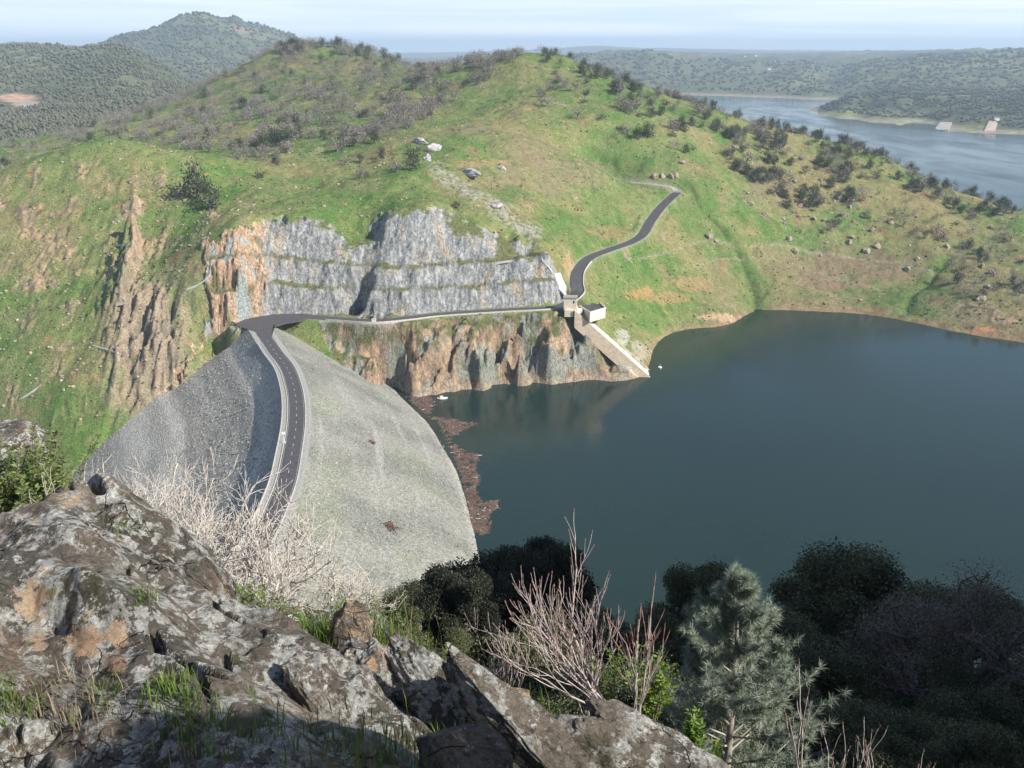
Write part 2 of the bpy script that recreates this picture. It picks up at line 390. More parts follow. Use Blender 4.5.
# central hill
sk1 = [(445, 69, 1260), (470, 66, 1210), (490, 60, 1180), (515, 54, 1150), (537, 51.5, 1130), (560, 56, 1125), (577, 62, 1125), (612, 78, 1130), (647, 93, 1135), (682, 104, 1135), (702, 107, 1130), (732, 116, 1122), (777, 130, 1108), (822, 138, 1090), (857, 148, 1070), (892, 161, 1045), (937, 181, 1010), (977, 199, 975), (1012, 209, 940), (1060, 220, 915), (1120, 230, 900)]
add(*[D(*p) for p in sk1]); add(*[(D(*p)[0] * 1.1, p[2] + 130, D(*p)[2] - 60) for p in sk1[2:]])
add(D(430, 120, 930), D(450, 95, 1060), D(500, 100, 1010), D(540, 100, 985), D(480, 130, 860), D(530, 140, 850), D(580, 120, 920), D(600, 160, 855), D(560, 180, 800), D(540, 215, 710), D(590, 205, 790), D(620, 215, 790), D(640, 130, 930), D(650, 165, 890), D(690, 140, 960),
    D(700, 165, 905), D(690, 190, 852), D(712, 215, 838), D(735, 240, 822), D(747, 270, 800), D(755, 295, 778), D(700, 240, 808), D(700, 270, 775), D(660, 270, 752), D(690, 300, 735), D(655, 305, 712), D(620, 290, 690), D(615, 320, 655), D(640, 345, 628), D(720, 300, 745),
    D(780, 220, 880), D(760, 180, 930), D(800, 270, 815), D(830, 200, 935), D(870, 260, 842), D(920, 240, 868), D(960, 285, 770), D(1000, 250, 845), D(1000, 310, 715), D(900, 290, 800), D(1060, 300, 730))
# promontory behind the intake ramp
add(D(598, 300, 640), D(585, 307, 628), D(612, 335, 630), D(630, 352, 620), (ray(590, 318)[0] * 616, 616, 40), D(603, 322, 618))
for x, y, Y in hill_road:
    p = D(x, y, Y); add(p, (p[0] - 4, p[1] + 2, p[2]), (p[0] + 4, p[1] - 2, p[2]))
base_rbf = RBF(P)
RIDGE = [D(133, 160, 705), D(136, 200, 668), D(138, 235, 640), D(134, 270, 612), D(128, 300, 592), D(128, 330, 572), D(122, 372, 540), D(112, 408, 522)]
RIDGE2 = [D(168, 320, 572), D(164, 350, 553), D(152, 395, 528)]
_all_roads = [(road_main, 4.6), (road_track, 3.4)]
QP = [(202, 245), (262, 224), (330, 222), (352, 246), (384, 214), (436, 208), (500, 236), (548, 252), (570, 298), (500, 311), (380, 321), (300, 317), (240, 322), (200, 345), (178, 392), (150, 412), (190, 360), (212, 318)]
LP = [(318, 322), (375, 324), (440, 319), (555, 311), (585, 330), (606, 352), (640, 380), (560, 400), (400, 420), (330, 352)]
def grid_sample(g, gx, gy, X, Y):
    fx = np.clip((X - gx[0]) / (gx[1] - gx[0]), 0, len(gx) - 1.001); fy = np.clip((Y - gy[0]) / (gy[1] - gy[0]), 0, len(gy) - 1.001)
    i = fx.astype(int); j = fy.astype(int); fx = fx - i; fy = fy - j
    return (g[j, i] * (1 - fx) + g[j, i + 1] * fx) * (1 - fy) + (g[j + 1, i] * (1 - fx) + g[j + 1, i + 1] * fx) * fy
def blur(a, n):
    k = np.hanning(2 * n + 3)[1:-1]; k /= k.sum()
    a = np.apply_along_axis(lambda r: np.convolve(np.pad(r, n, mode='edge'), k, 'valid'), 0, a)
    return np.apply_along_axis(lambda r: np.convolve(np.pad(r, n, mode='edge'), k, 'valid'), 1, a)
_tgx = np.arange(-950, 950, 4.); _tgy = np.arange(400, 1620, 4.); _bg = base_rbf(*np.meshgrid(_tgx, _tgy)); _bs = blur(_bg, 5)
_qx = np.arange(-330, 110, 1.5); _qy = np.arange(500, 700, 1.); _bq = base_rbf(*np.meshgrid(_qx, _qy))
def base_h(X, Y):
    """smooth hills, with the un-smoothed cuts and cliffs where the steep rock is"""
    sm = grid_sample(_bs, _tgx, _tgy, X, Y)
    fine = grid_sample(_bq, _qx, _qy, X, Y)
    inside = (X > -325) & (X < 105) & (Y > 505) & (Y < 695)
    wq = sstep(-240, -205, X) * (1 - sstep(75, 98, X)) * sstep(510, 525, Y) * (1 - sstep(655, 685, Y)) * inside
    return sm * (1 - wq) + fine * wq
def terrain(X, Y):
    """height and the masks used for colour"""
    X = np.asarray(X, float); Y = np.asarray(Y, float)
    z0 = base_h(X, Y); px, py = project(X, Y, z0)
    qn = fbm2(X / 7, Y / 7, 3, 17); q = inpoly(px + qn * 9, py + qn * 11, QP).astype(float); l = inpoly(px, py, LP).astype(float)
    dR = np.full(X.shape, 1e9); zR = np.zeros(X.shape); hw = np.full(X.shape, 5.)
    for P_, h in _all_roads:
        d, _, v, _ = polydist(X, Y, P_); m = d < dR; dR[m] = d[m]; zR[m] = v[m]; hw[m] = h
    away = sstep(6, 11, dR)
    # buttresses: push the cliff in and out along the view axis
    steep_l = l * sstep(5.5, 9, dR); steep_q = q * sstep(6.5, 8, dR)
    n1 = fbm2(X / 17 + .6 * perlin2(X / 30, Y / 20, 6), Y / 30, 4, 21, .55, True); n2 = fbm2(X / 3.6, Y / 40, 3, 5, .6, True)
    n3 = fbm2(X / 3.4, Y / 26, 3, 31, .6, True)
    left_q = (px < 268) * q
    fct = facet2(X / 6 + n2 * .3, z0 / 9, 3); fc2 = facet2(X / 2.2, z0 / 4.5, 4); ds = sstep(1.2, 4.2, z0)
    dy = steep_l * ds * (facetmax(X / 11 + n2 * .15, z0 / 17, 3, 1.3) * 6.5 + facetmax(X / 4., z0 / 7, 4, 1.2) * 2.2 + fc2 * .5) + steep_q * (facet2(X / 4.2, z0 / 9, 5) * (.7 + 1.5 * left_q) + facet2(X / 1.7, z0 / 3.6, 6) * .45) + steep_l * (n1 * 3.0 + n2 * .8 + perlin2(X / 45, Y / 60, 12) * 5) + steep_q * (n3 * (.7 + 2.0 * left_q) + n1 * 2 * left_q)
    big = (l + q) > 0
    z = z0.copy()
    if big.any():
        z[big] = base_h(X[big], (Y + dy)[big])
        z[big] = np.where(l[big] * (dR[big] > 5) > 0, np.minimum(z[big], np.maximum(z0[big], ZC)), z[big])
    # spur with a sheer left side
    d, sg, _, s = polydist(X, Y, RIDGE); side = -d * sg
    amp = (5 * sstep(0, 20, s) * (1 - sstep(175, 200, s)) * (.4 + .9 * sstep(-.25, .35, perlin2(s / 15, s * 0 + .5, 3))) + 13 * sstep(58, 72, s) * (1 - sstep(112, 134, s)))
    wob = fbm2(X / 9, Y / 9, 3, 8) * 3
    z = z + amp * sstep(-2.2, 1.5, side + wob) * np.exp(-np.maximum(side, 0) / 15) * (1 + .28 * facet2(X / 4, Y / 11, 8)) + amp * .12 * facet2(X / 2.2, Y / 5, 10) * np.exp(-np.abs(side) / 9)
    d2, sg2, _, s2 = polydist(X, Y, RIDGE2); side2 = -d2 * sg2
    a2 = 5 * sstep(0, 8, s2) * (1 - sstep(40, 52, s2))
    z = z + a2 * sstep(-1.5, 1, side2 + wob * .5) * np.exp(-np.maximum(side2, 0) / 9)
    # rock ribs on the left hillside
    rib = fbm2(X / 3.2, Y / 13, 4, 14, .6, True)
    lefthill = sstep(-40, -60, X + 110) * (1 - sstep(690, 735, Y)) * (1 - q) * sstep(4, 12, face_d(X, Y))
    patch = sstep(.05, .42, fbm2(X / 17, Y / 24, 4, 77, .6) + .25 * np.exp(-((px - 150) / 34) ** 2 - ((py - 345) / 62) ** 2) * 2 + .2 * np.exp(-((px - 45) / 55) ** 2 - ((py - 250) / 50) ** 2)) * lefthill
    z = z + patch * ((rib - .25) * 1.6 + facetmax(X / 3.6, Y / 8, 29, 1.2) * 2.2)
    # upright slabs of rock beside the spur
    zs = np.exp(-((px - 150) / 44) ** 4 - ((py - 352) / 72) ** 4) * sstep(4, 12, face_d(X, Y)) * (1 - q)
    slab = fbm2(X / 6.5 + .5 * perlin2(X / 14, Y / 14, 141), Y / 20, 4, 140, .55, True); z = z + zs * (np.clip(slab, -.4, .8) * 5 + facetmax(X / 6, Y / 17, 9, 1.3) * 5.5 + facetmax(X / 2.4, Y / 7, 19, 1.2) * 1.8)
    # gullies on the right hill
    gd, _, _, gs = polydist(X, Y, GULLY)
    z = z - 2.6 * np.exp(-(gd / 4.5) ** 2) * sstep(-5, 30, gs)
    gd2, _, _, _ = polydist(X, Y, GULLY2); z = z - 2. * np.exp(-(gd2 / 4.) ** 2)
    # general roughness
    ro = away * (1 - .6 * sstep(2, -2, z0))
    z = z + ro * (fbm2(X / 50, Y / 50, 4, 1) * 5.5 * (1 - q) * (1 - l) * sstep(0, 18, z0) + fbm2(X / 10, Y / 10, 4, 2, .6) * 1.25 + fbm2(X / 1.8, Y / 1.8, 2, 4) * .22)
    crag = sstep(.3, .75, fbm2(X / 34, Y / 34, 4, 42)) * (1 - q) * (1 - l)
    z = z + ro * crag * fbm2(X / 4, Y / 4, 3, 9, .5, True) * 1.3
    blend = sstep(0, 3.2, dR - hw)
    z = np.where(dR < hw + 3.2, (zR - .12) * (1 - blend) + z * blend, z)
    return z, dict(q=q, l=l, px=px, py=py, dR=dR, patch=patch, crag=crag, side=side, amp=amp, s=s, gd=gd, gd2=gd2, z0=z0, side2=side2, a2=a2, rib=rib, zs=zs, slab=slab)
def face_d(X, Y):
    z, d, up, s = face_z(X, Y); return d
GULLY = np.array([D(690, 185, 870), D(700, 205, 845), D(722, 228, 830), D(738, 248, 815), D(748, 275, 798), D(756, 296, 778), D(757, 309, 762)])
GULLY2 = np.array([D(945, 262, 830), D(925, 285, 795), D(910, 300, 775), D(905, 320, 742)])
def height(X, Y): return terrain(np.atleast_1d(X), np.atleast_1d(Y))[0]
def onland(px, py, lo=480., hi=1500.):
    """where the view through that pixel first meets the hills"""
    u, r = ray(px, py); Y = np.linspace(lo, hi, 2600); z = height(u * Y, Y); k = int(np.argmax(CAM_Z - r * Y < z))
    return np.array([u * Y[k], Y[k], z[k]])

# ------------------------------------------------------------------ colours of the hills
GR_LUSH, GR_MID, GR_DRY, SOIL, ROCKO, ROCKG = (.082, .148, .034), (.140, .174, .058), (.205, .18, .08), (.20, .125, .07), (.40, .255, .15), (.30, .31, .30)
def hill_colour(X, Y, z, m):
    px, py = m['px'], m['py']
    n1 = fbm2(X / 95, Y / 95, 4, 50); n2 = fbm2(X / 19, Y / 19, 4, 51); n3 = fbm2(X / 3.2, Y / 3.2, 3, 52); n4 = fbm2(X / 7., Y / 10., 3, 56, .65)
    t = n1 * .9 + n2 * .6
    c = mixc(GR_MID, GR_LUSH, sstep(-.05, .42, t + .12 * sstep(560, 480, Y)))
    right = sstep(640, 760, px)
    c = mixc(c, GR_DRY, sstep(.0, .5, -t * .8 + n3 * .18 + .06 + .15 * right))
    band = sstep(.1, .5, fbm2(X / 60, z / 3.0, 3, 53) + .1)                     # old water lines
    low = sstep(40, 26, z) * sstep(675, 720, px)
    c = mixc(c, (.18, .145, .085), low * (.30 + .5 * band) * .9)
    c = mixc(c, (.26, .175, .11), sstep(3.4, 1.2, z + n2 * 2.4 + n4) * .6 * (px > 400))                  # bare shore
    c = mixc(c, SOIL, sstep(.28, .55, fbm2(X / 26, Y / 26, 4, 54) + .06 * right) * .75)
    c = mixc(c, (.36, .19, .085), sstep(.42, .62, fbm2(X / 17, Y / 11, 3, 55)) * .8 * sstep(900, 700, Y))
    # green along the gullies
    g = np.exp(-(m['gd'] / 11) ** 2) + np.exp(-(m['gd2'] / 10) ** 2)
    c = mixc(c, GR_LUSH, np.clip(g, 0, 1) * .8)
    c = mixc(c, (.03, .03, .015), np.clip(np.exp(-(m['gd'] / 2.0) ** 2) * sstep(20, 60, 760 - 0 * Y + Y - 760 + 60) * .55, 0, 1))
    c = c * (1 + .38 * n4[:, None]); c = mixc(c, (.15, .115, .075), sstep(.25, .55, n4 + n3 * .4) * .55)
    # rock where crags stand out
    rk = sstep(.1, .5, m['crag'] + n3 * .4 - .12)
    c = mixc(c, mixc((.26, .21, .16), ROCKO, sstep(-.2, .4, n2)), rk * .75)
    # rocky patches on the left hillside
    rp_ = np.clip(m['patch'] * sstep(-.1, .3, m['rib'] * .7 + n3 * 1.1 + n2 * .3), 0, 1)
    c = mixc(c, mixc((.20, .155, .115), (.36, .24, .16), sstep(-.3, .4, n2 + n3)), rp_ * .8)
    sp = (m['side'] > -3.5) & (m['amp'] > 1)
    edge = np.exp(-(np.maximum(np.abs(m['side'] + .3) - 1.5, 0) / 3.0) ** 2) * sstep(1.5, 5, m['amp'])
    edge = np.maximum(edge, np.exp(-(m['side2'] / 3) ** 2) * sstep(1, 3, m['a2']))
    c = mixc(c, mixc((.19, .16, .13), (.34, .24, .165), sstep(-.3, .3, n2 + n4)), edge * .85 * sstep(-.55, -.1, n4 + n3 * .5))
    zk = np.clip(m['zs'] * sstep(-.15, .25, m['slab'] + n3 * .6 + n2 * .5), 0, 1)
    c = mixc(c, mixc((.12, .108, .09), (.255, .205, .148), sstep(-.15, .55, m['slab'] + n4 * .9)), zk * .9)
    # white outcrops and pale scree
    # quarry
    st = fbm2(X / 2.2, z / 8, 4, 60, .6); st2 = fbm2(X / 1.1, z / 2.6, 3, 61, .6)
    gq = mixc((.205, .215, .215), (.43, .435, .42), sstep(-.35, .35, st + .5 * st2))
    gq = mixc(gq, (.46, .36, .24), sstep(.05, .4, fbm2(X / 10, Y / 14, 4, 62)) * .65)
    oq = mixc(mixc((.45, .28, .17), (.56, .42, .29), sstep(-.3, .3, st2)), (.36, .40, .38), sstep(.05, .35, fbm2(X / 9, Y / 9, 3, 63)))
    oq = mixc(oq, (.14, .16, .05), sstep(.22, .4, fbm2(X / 10, Y / 10, 3, 64)) * .8)
    cq = mixc(oq, gq, sstep(255, 272, px + n2 * 16))
    rocky = m['q'] * sstep(.55, .95, m['slope'] + n3 * .12 + .2 * (px < 268))
    c = mixc(c, cq, rocky)
    bench = m['q'] * (1 - rocky); c = mixc(c, (.17, .18, .07), bench * .85)
    for bl in (b1, b2):
        yb = np.interp(px, [p[0] for p in bl], [p[1] for p in bl]); c = mixc(c, (.15, .15, .075), m['q'] * np.exp(-((py - yb + 1.2) / 2.2) ** 2) * sstep(-.5, .0, n2 + n3 * .6) * .8 * (px < 560) * (px > 205))
    # lower cliff
    ol = mixc(mixc((.25, .185, .13), (.50, .35, .23), sstep(-.3, .3, fbm2(X / 4, z / 9, 4, 65, .6))), (.30, .31, .26), sstep(-.12, .25, fbm2(X / 14, z / 18, 3, 66)))
    ol = mixc(ol, (.12, .14, .05), sstep(-.02, .3, fbm2(X / 7, z / 6, 4, 67) + .014 * (z - 26)) * .9)
    ol = mixc(ol, (.42, .35, .26), sstep(5, 1, z) * .6)
    rl = m['l'] * sstep(.35, .8, m['slope'] + n3 * .15); c = mixc(c, ol, rl)
    for bx, by, br, bc, bk in BLOBS:
        k = np.exp(-(((px - bx) / br[0]) ** 2 + ((py - by) / br[1]) ** 2)); c = mixc(c, bc, np.clip(sstep(.3, .75, k * (1 + n2 * 1.3 + n4 * 1.2 + n3 * .7)) * bk, 0, 1))
    pl_ = np.array([(438, 172, 0), (470, 192, 0), (505, 214, 0), (535, 236, 0)]); dl, _, _, _ = polydist(px, py, pl_)
    c = mixc(c, (.30, .275, .225), sstep(.2, .8, np.exp(-(dl / 11) ** 2) * (.6 + n2 * .9 + n3 * 1.2 + n4 * .9)) * .8)
    for tl, tw in (([(715, 243, 0), (790, 247, 0), (860, 258, 0), (905, 265, 0), (950, 277, 0), (1040, 296, 0)], 1.5), ([(965, 228, 0), (990, 235, 0), (1040, 250, 0)], 1.3), ([(640, 262, 0), (690, 243, 0), (735, 240, 0)], 1.2), ([(700, 262, 0), (760, 255, 0), (880, 290, 0)], 1.)):
        dl, _, _, _ = polydist(px, py, np.array(tl, float)); c = mixc(c, (.24, .215, .14), np.exp(-(dl / tw) ** 2) * .75 * sstep(-.5, 0, n2 + n3))
    # crest of gravel beside the roads
    c = mixc(c, (.30, .29, .25), (m['dR'] < 5.6) * .0 + sstep(6.0, 4.6, m['dR']) * .5)
    v = 1 + .2 * n3 + .12 * fbm2(X / .9, Y / .9, 2, 70)
    return np.clip(c * v[:, None], .01, .9)
BLOBS = [(270, 210, (60, 9), GR_MID, .3), (650, 292, (60, 14), GR_MID, .5), (625, 303, (24, 10), GR_LUSH, .8), (640, 322, (18, 8), GR_LUSH, .8), (545, 175, (70, 22), (.21, .175, .10), .8), (690, 285, (30, 10), (.30, .19, .10), .6), (640, 293, (18, 7), (.36, .20, .09), .6), (668, 300, (24, 6), (.33, .20, .1), .5), (560, 330, (3, 3), GR_MID, 0),
         (720, 318, (26, 5), (.40, .28, .17), .9), (845, 268, (70, 22), (.19, .135, .085), .8), (770, 195, (30, 18), (.19, .15, .09), .6), (880, 332, (3, 3), SOIL, 0), (970, 312, (30, 12), (.26, .2, .13), .6), (985, 330, (14, 4), (.42, .2, .09), .8), (610, 232, (26, 10), (.30, .19, .1), .5), (570, 262, (7, 11), (.38, .25, .14), .6),
         (530, 150, (40, 14), (.22, .16, .10), .5), (470, 130, (30, 6), (.2, .15, .11), .5), (425, 150, (40, 8), GR_LUSH, .7), (550, 225, (28, 22), GR_LUSH, .85), (510, 195, (24, 10), GR_LUSH, .7), (480, 162, (28, 6), (.32, .22, .11), .6), (330, 200, (40, 22), GR_LUSH, .5), (710, 190, (12, 22), GR_LUSH, .7),
         (60, 420, (50, 40), GR_LUSH, .7), (90, 300, (40, 18), GR_LUSH, .7), (440, 200, (40, 8), GR_MID, .6), (640, 353, (14, 14), (.36, .31, .24), .7), (622, 338, (8, 10), (.5, .47, .42), .5), (600, 360, (12, 12), (.14, .16, .06), .6)]

hillm = Mat('hill ground')
a_ = hillm.attr(); f1 = hillm.noise(.9, detail=6, rough=.65); f2 = hillm.noise(.22, detail=5)
c1 = hillm.mix(1., a_, hillm.ramp(f1, (.28, .42), (.5, 1.), (.74, 1.55)), 'MULTIPLY')
c1 = hillm.mix(1., c1, hillm.ramp(f2, (.3, .85), (.7, 1.15)), 'MULTIPLY')
vo = hillm.voro(.55); spk = hillm.ramp(vo, (.10, 1.), (.16, 0.)); spk = hillm.math('MULTIPLY', spk, hillm.ramp(hillm.noise(.035, detail=3), (.5, 0.), (.62, .8)))
c1 = hillm.mix(spk, c1, (.38, .33, .25)); hillm.color(c1, .95, .1); hillm.bump(f1, .8, .9)
hillm = hillm.m
rockm = Mat('cliff rock'); a_ = rockm.attr()
st = rockm.noise(1.0, rockm.map(rockm.pos(), (.9, .6, .5)), 8, .74, .6); f1 = rockm.noise(.6, detail=6, rough=.65)
c1 = rockm.mix(1., a_, rockm.ramp(st, (.34, .36), (.47, 1.), (.7, 1.35)), 'MULTIPLY'); c1 = rockm.mix(1., c1, rockm.ramp(f1, (.3, .8), (.7, 1.2)), 'MULTIPLY')
vc = rockm.voro(.42, rockm.map(rockm.pos(), (1, .8, .5)), 'DISTANCE_TO_EDGE'); c1 = rockm.mix(1., c1, rockm.ramp(vc, (.0, .5), (.06, 1.)), 'MULTIPLY'); rockm.color(c1, .9, .15); rockm.bump(st, 1., 2.2); rockm = rockm.m

u = np.linspace(-.64, .64, 900)
yy = np.concatenate([np.arange(452, 545, 1.5), np.arange(545, 645, .5), np.arange(645, 800, 1.1), np.arange(800, 1180, 2.), np.arange(1180, 1600, 4.)])
UU, YY = np.meshgrid(u, yy); XX = UU * YY
Z, M = terrain(XX.ravel(), YY.ravel()); Zg = Z.reshape(XX.shape)
gy_ = np.gradient(Zg, axis=0) / np.gradient(YY, axis=0); gx_ = np.gradient(Zg, axis=1) / np.gradient(XX, axis=1)
M['slope'] = blur(np.hypot(gx_, gy_), 1).ravel()
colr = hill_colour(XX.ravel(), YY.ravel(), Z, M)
# keep the sheet under the dam body out of sight
fz, fd, fup, _ = face_z(XX.ravel(), YY.ravel())
Vt = np.stack([XX.ravel(), YY.ravel(), Z], -1)
Ft = grid_faces(*XX.shape); cen = Vt[Ft].mean(1)
cpx, cpy = project(cen[:, 0], cen[:, 1], cen[:, 2])
mq = (M['q'][Ft].mean(1) > .5) & (M['slope'][Ft].mean(1) > .3); ml = inpoly(cpx, cpy, LP) & (M['dR'][Ft].mean(1) > 5)
def part_of(mask, name, mat):
    f = Ft[mask]; ids, inv = np.unique(f, return_inverse=True)
    return tag(mesh(name, Vt[ids], inv.reshape(-1, 4), mat, None, True, colr[ids]), kind='structure')
part_of(~(mq | ml), 'hillside', hillm)
part_of(mq, 'quarry_cliff', rockm)
part_of(ml, 'lakeside_cliff', rockm)
# ------------------------------------------------------------------ water
wm = Mat('lake water')
wm.b.inputs['IOR'].default_value = 1.33; wm.b.inputs['Specular IOR Level'].default_value = .32
wn = wm.noise(.35, wm.map(wm.pos(), (1, .45, 1)), 4, .6); wn2 = wm.noise(.004, detail=4)
wm.color(wm.mix(wm.ramp(wn2, (.35, 0.), (.65, 1.)), (.012, .026, .022), (.015, .032, .026)), .12, .32)
wm.L.new(wm.ramp(wm.noise(.012, wm.map(wm.pos(), (1, .35, 1), (0, 0, R(20))), 5, .6, .5), (.38, .07), (.66, .24)), wm.b.inputs['Roughness'])
wm.bump(wn, .3, .3)
lake_edge = [tuple(p[:2]) for p in crest[::-1]]
near = [(lake_edge[0][0] - 30, 150), (900, 150), (18000, 3000), (26000, 23000), (-6000, 23000), (-900, 3200), (-330, 1560), (-115, 640), (-100, 600)]
wv = [(x, y, 0.) for x, y in near[:1]] + [(x, y, 0) for x, y in near[1:]] + [(x, y, 0.) for x, y in lake_edge[::-1]]
import bmesh
bm = bmesh.new(); vs = [bm.verts.new(v) for v in wv]; bm.faces.new(vs); bmesh.ops.triangulate(bm, faces=bm.faces[:])
bmesh.ops.recalc_face_normals(bm, faces=bm.faces[:])
me = bpy.data.meshes.new('lake_water'); bm.to_mesh(me); bm.free(); me.materials.append(wm.m)
if me.polygons[0].normal.z < 0: me.flip_normals()
lake = bpy.data.objects.new('lake_water', me); COL.objects.link(lake); tag(lake, kind='structure')

# ------------------------------------------------------------------ dam
fillm = Mat('rockfill'); a_ = fillm.attr()
v1 = fillm.voro(1.3, out='Color'); bw = fillm.n('ShaderNodeRGBToBW'); fillm.L.new(v1, bw.inputs[0])
f1 = fillm.noise(.55, detail=7, rough=.75)
c1 = fillm.mix(1., a_, fillm.ramp(bw.outputs[0], (.15, .76), (.5, 1.), (.85, 1.24)), 'MULTIPLY')
c1 = fillm.mix(1., c1, fillm.ramp(f1, (.3, .82), (.7, 1.18)), 'MULTIPLY'); fillm.color(c1, .95, .1)
fillm.bump(fillm.voro(1.3), .8, .5); fillm = fillm.m
dam = empty('rockfill_dam', tuple(crest[30]))
tag(dam, 'curved grey rockfill dam holding back the lake, road along its crest', 'dam')
def loc(V, root): return np.asarray(V) - np.asarray(root.location)
cr = catmull(crest_ext, 8); ns = len(cr)
tg = np.gradient(cr, axis=0); tg[:, 2] = 0; tg /= np.linalg.norm(tg, axis=1)[:, None]
for _ in range(3):
    tg[1:-1] = (tg[:-2] + tg[1:-1] * 2 + tg[2:]) / 4
nl = np.stack([-tg[:, 1], tg[:, 0], 0 * tg[:, 0]], -1)       # towards the lake side
if (nl[ns // 2] * np.array([1, 0, 0])).sum() < 0: nl = -nl
def face(sign, offs, zfun, name, colf, rough):
    V = cr[:, None, :] + sign * nl[:, None, :] * offs[None, :, None]
    V = V.copy(); V[..., 2] = ZC - zfun(np.maximum(offs - HALF, 0))[None]
    x, y = V[..., 0].ravel(), V[..., 1].ravel()
    n = fbm2(x / 2.2, y / 2.2, 3, 90, .6); big = fbm2(x / 30, y / 30, 3, 91)
    k = np.broadcast_to(sstep(0, 4, offs - HALF)[None], V.shape[:2]).ravel()
    V = V.reshape(-1, 3); V[:, 2] += k * (n * rough + big * .6)
    col = colf(x, y, V[:, 2], np.broadcast_to(offs, (ns, len(offs))).ravel(), n, big)
    return mesh(name, loc(V, dam), grid_faces(ns, len(offs)), fillm, dam, True, col)
so_ = np.concatenate([[HALF], np.arange(HALF + .5, HALF + 104, .9)])
def col_up(x, y, z, o, n, big):
    c = mixc((.185, .187, .16), (.245, .243, .21), sstep(-.3, .3, big + .3 * n))
    streak = fbm2(o / 5., (y - .35 * x) / 110, 4, 95, .6); c = mixc(c, (.33, .325, .30), sstep(.1, .5, streak) * .6)
    c = mixc(c, (.24, .26, .15), sstep(.1, .5, fbm2(x / 34, y / 50, 3, 96) + .35 * np.exp(-((o - 16) / 10) ** 2)) * .26)
    return mixc(c, (.36, .34, .29), np.exp(-((z - .6) / .9) ** 2) * .6)
def col_dn(x, y, z, o, n, big):
    c = mixc((.29, .275, .235), (.39, .37, .32), sstep(-.3, .3, fbm2(o / 9., (y + .4 * x) / 70, 3, 97) + .4 * n))
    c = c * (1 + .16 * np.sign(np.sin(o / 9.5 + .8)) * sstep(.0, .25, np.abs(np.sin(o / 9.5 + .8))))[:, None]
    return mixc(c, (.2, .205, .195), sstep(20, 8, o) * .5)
face(1, so_, lambda e: e / 1.66, 'upstream_face', col_up, .25)
so2 = np.concatenate([[HALF], np.arange(HALF + .5, HALF + 175, 1.)])
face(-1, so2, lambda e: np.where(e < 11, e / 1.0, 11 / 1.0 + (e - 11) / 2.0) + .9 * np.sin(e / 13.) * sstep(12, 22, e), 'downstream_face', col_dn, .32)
gravelm = plain('crest gravel', (.31, .305, .28), .95, .3, 1.2, .1)
co = np.array([-HALF, -5.2, -3.9, 3.9, 5.4, HALF]); V = cr[:, None] + nl[:, None] * co[None, :, None]; V = V.copy(); V[..., 2] = ZC + np.array([-.02, .12, .12, .12, .12, -.02])
mesh('crest_shoulder', loc(V.reshape(-1, 3), dam), grid_faces(ns, len(co)), gravelm, dam, False)
def ribbon(mb, P_, o0, o1, z0, z1, close=True):
    """strip with thickness along a line, between two sideways offsets"""
    t = np.gradient(P_, axis=0); t[:, 2] = 0; t /= np.linalg.norm(t, axis=1)[:, None]; nn = np.stack([-t[:, 1], t[:, 0], 0 * t[:, 0]], -1)
    a = P_ + nn * o0; b = P_ + nn * o1; n = len(P_)
    v = np.stack([a + [0, 0, z0], a + [0, 0, z1], b + [0, 0, z1], b + [0, 0, z0]], 1).reshape(-1, 3)
    q = []
    for k in range(3): q.append(np.stack([np.arange(n - 1) * 4 + k, np.arange(n - 1) * 4 + k + 1, np.arange(1, n) * 4 + k + 1, np.arange(1, n) * 4 + k], -1))
    q = np.concatenate(q)
    mb.add(v, q[:, ::-1] if o0 < o1 else q, [[0, 1, 2], [0, 2, 3], [(n - 1) * 4, (n - 1) * 4 + 2, (n - 1) * 4 + 1], [(n - 1) * 4, (n - 1) * 4 + 3, (n - 1) * 4 + 2]])
curbm = plain('pale concrete', (.45, .44, .40), .9, .2, .8, .2)
cl = cr[int(ns * .05):]
k1 = MB(); ribbon(k1, cl, 3.75, 4.15, .05, .42); k1.build('kerb', curbm, dam).location = -np.array(dam.location)
k1 = MB(); ribbon(k1, cl, -4.15, -3.75, .05, .42); k1.build('kerb', curbm, dam).location = -np.array(dam.location)
k1 = MB(); ribbon(k1, cl, -6.5, -6.2, -.3, .75); k1.build('parapet', curbm, dam).location = -np.array(dam.location)

# ------------------------------------------------------------------ roads
asph = plain('asphalt', (.075, .072, .075), .9, .25, .5, .25)
rd = MB(); ribbon(rd, catmull(crest, 4)[2:], -3.7, 3.7, -.3, .17); tag(rd.build('crest_road', asph), kind='structure')
rd = MB(); ribbon(rd, catmull(road_main, 3), -3.9, 3.9, -.8, .10); tag(rd.build('cliff_road', asph), kind='structure')
jx = [Zp(x, y, ZC) for x, y in ((234, 325), (250, 317), (275, 313.5), (300, 313.5), (318, 316), (300, 321), (285, 323), (273, 327), (272, 337), (263, 341), (255, 332))]
rd = MB(); top = [np.array(p) + [0, 0, .21] for p in jx]; bot = [p - [0, 0, .8] for p in top]; cenj = np.mean(top, 0)
rd.add(top + bot + [cenj], [[i, (i + 1) % 11, 11 + (i + 1) % 11, 11 + i] for i in range(11)], [[(i + 1) % 11, i, 22] for i in range(11)]); tag(rd.build('road_junction', asph), kind='structure')
trackm = plain('dirt track', (.34, .31, .25), .95, .25, .5, .1)
rd = MB(); ribbon(rd, catmull(road_track, 3)[6:], -2.4, 2.4, -.6, .08); tag(rd.build('hill_track', trackm), kind='structure')
whitem = plain('road paint', (.50, .49, .46), .7, .12, 2., .2)
L = np.concatenate([[0], np.cumsum(np.linalg.norm(np.diff(crest, axis=0), axis=1))])
def at(s, P_=crest, L_=L): return np.array([np.interp(s, L_, P_[:, k]) for k in range(3)])
mk = MB()
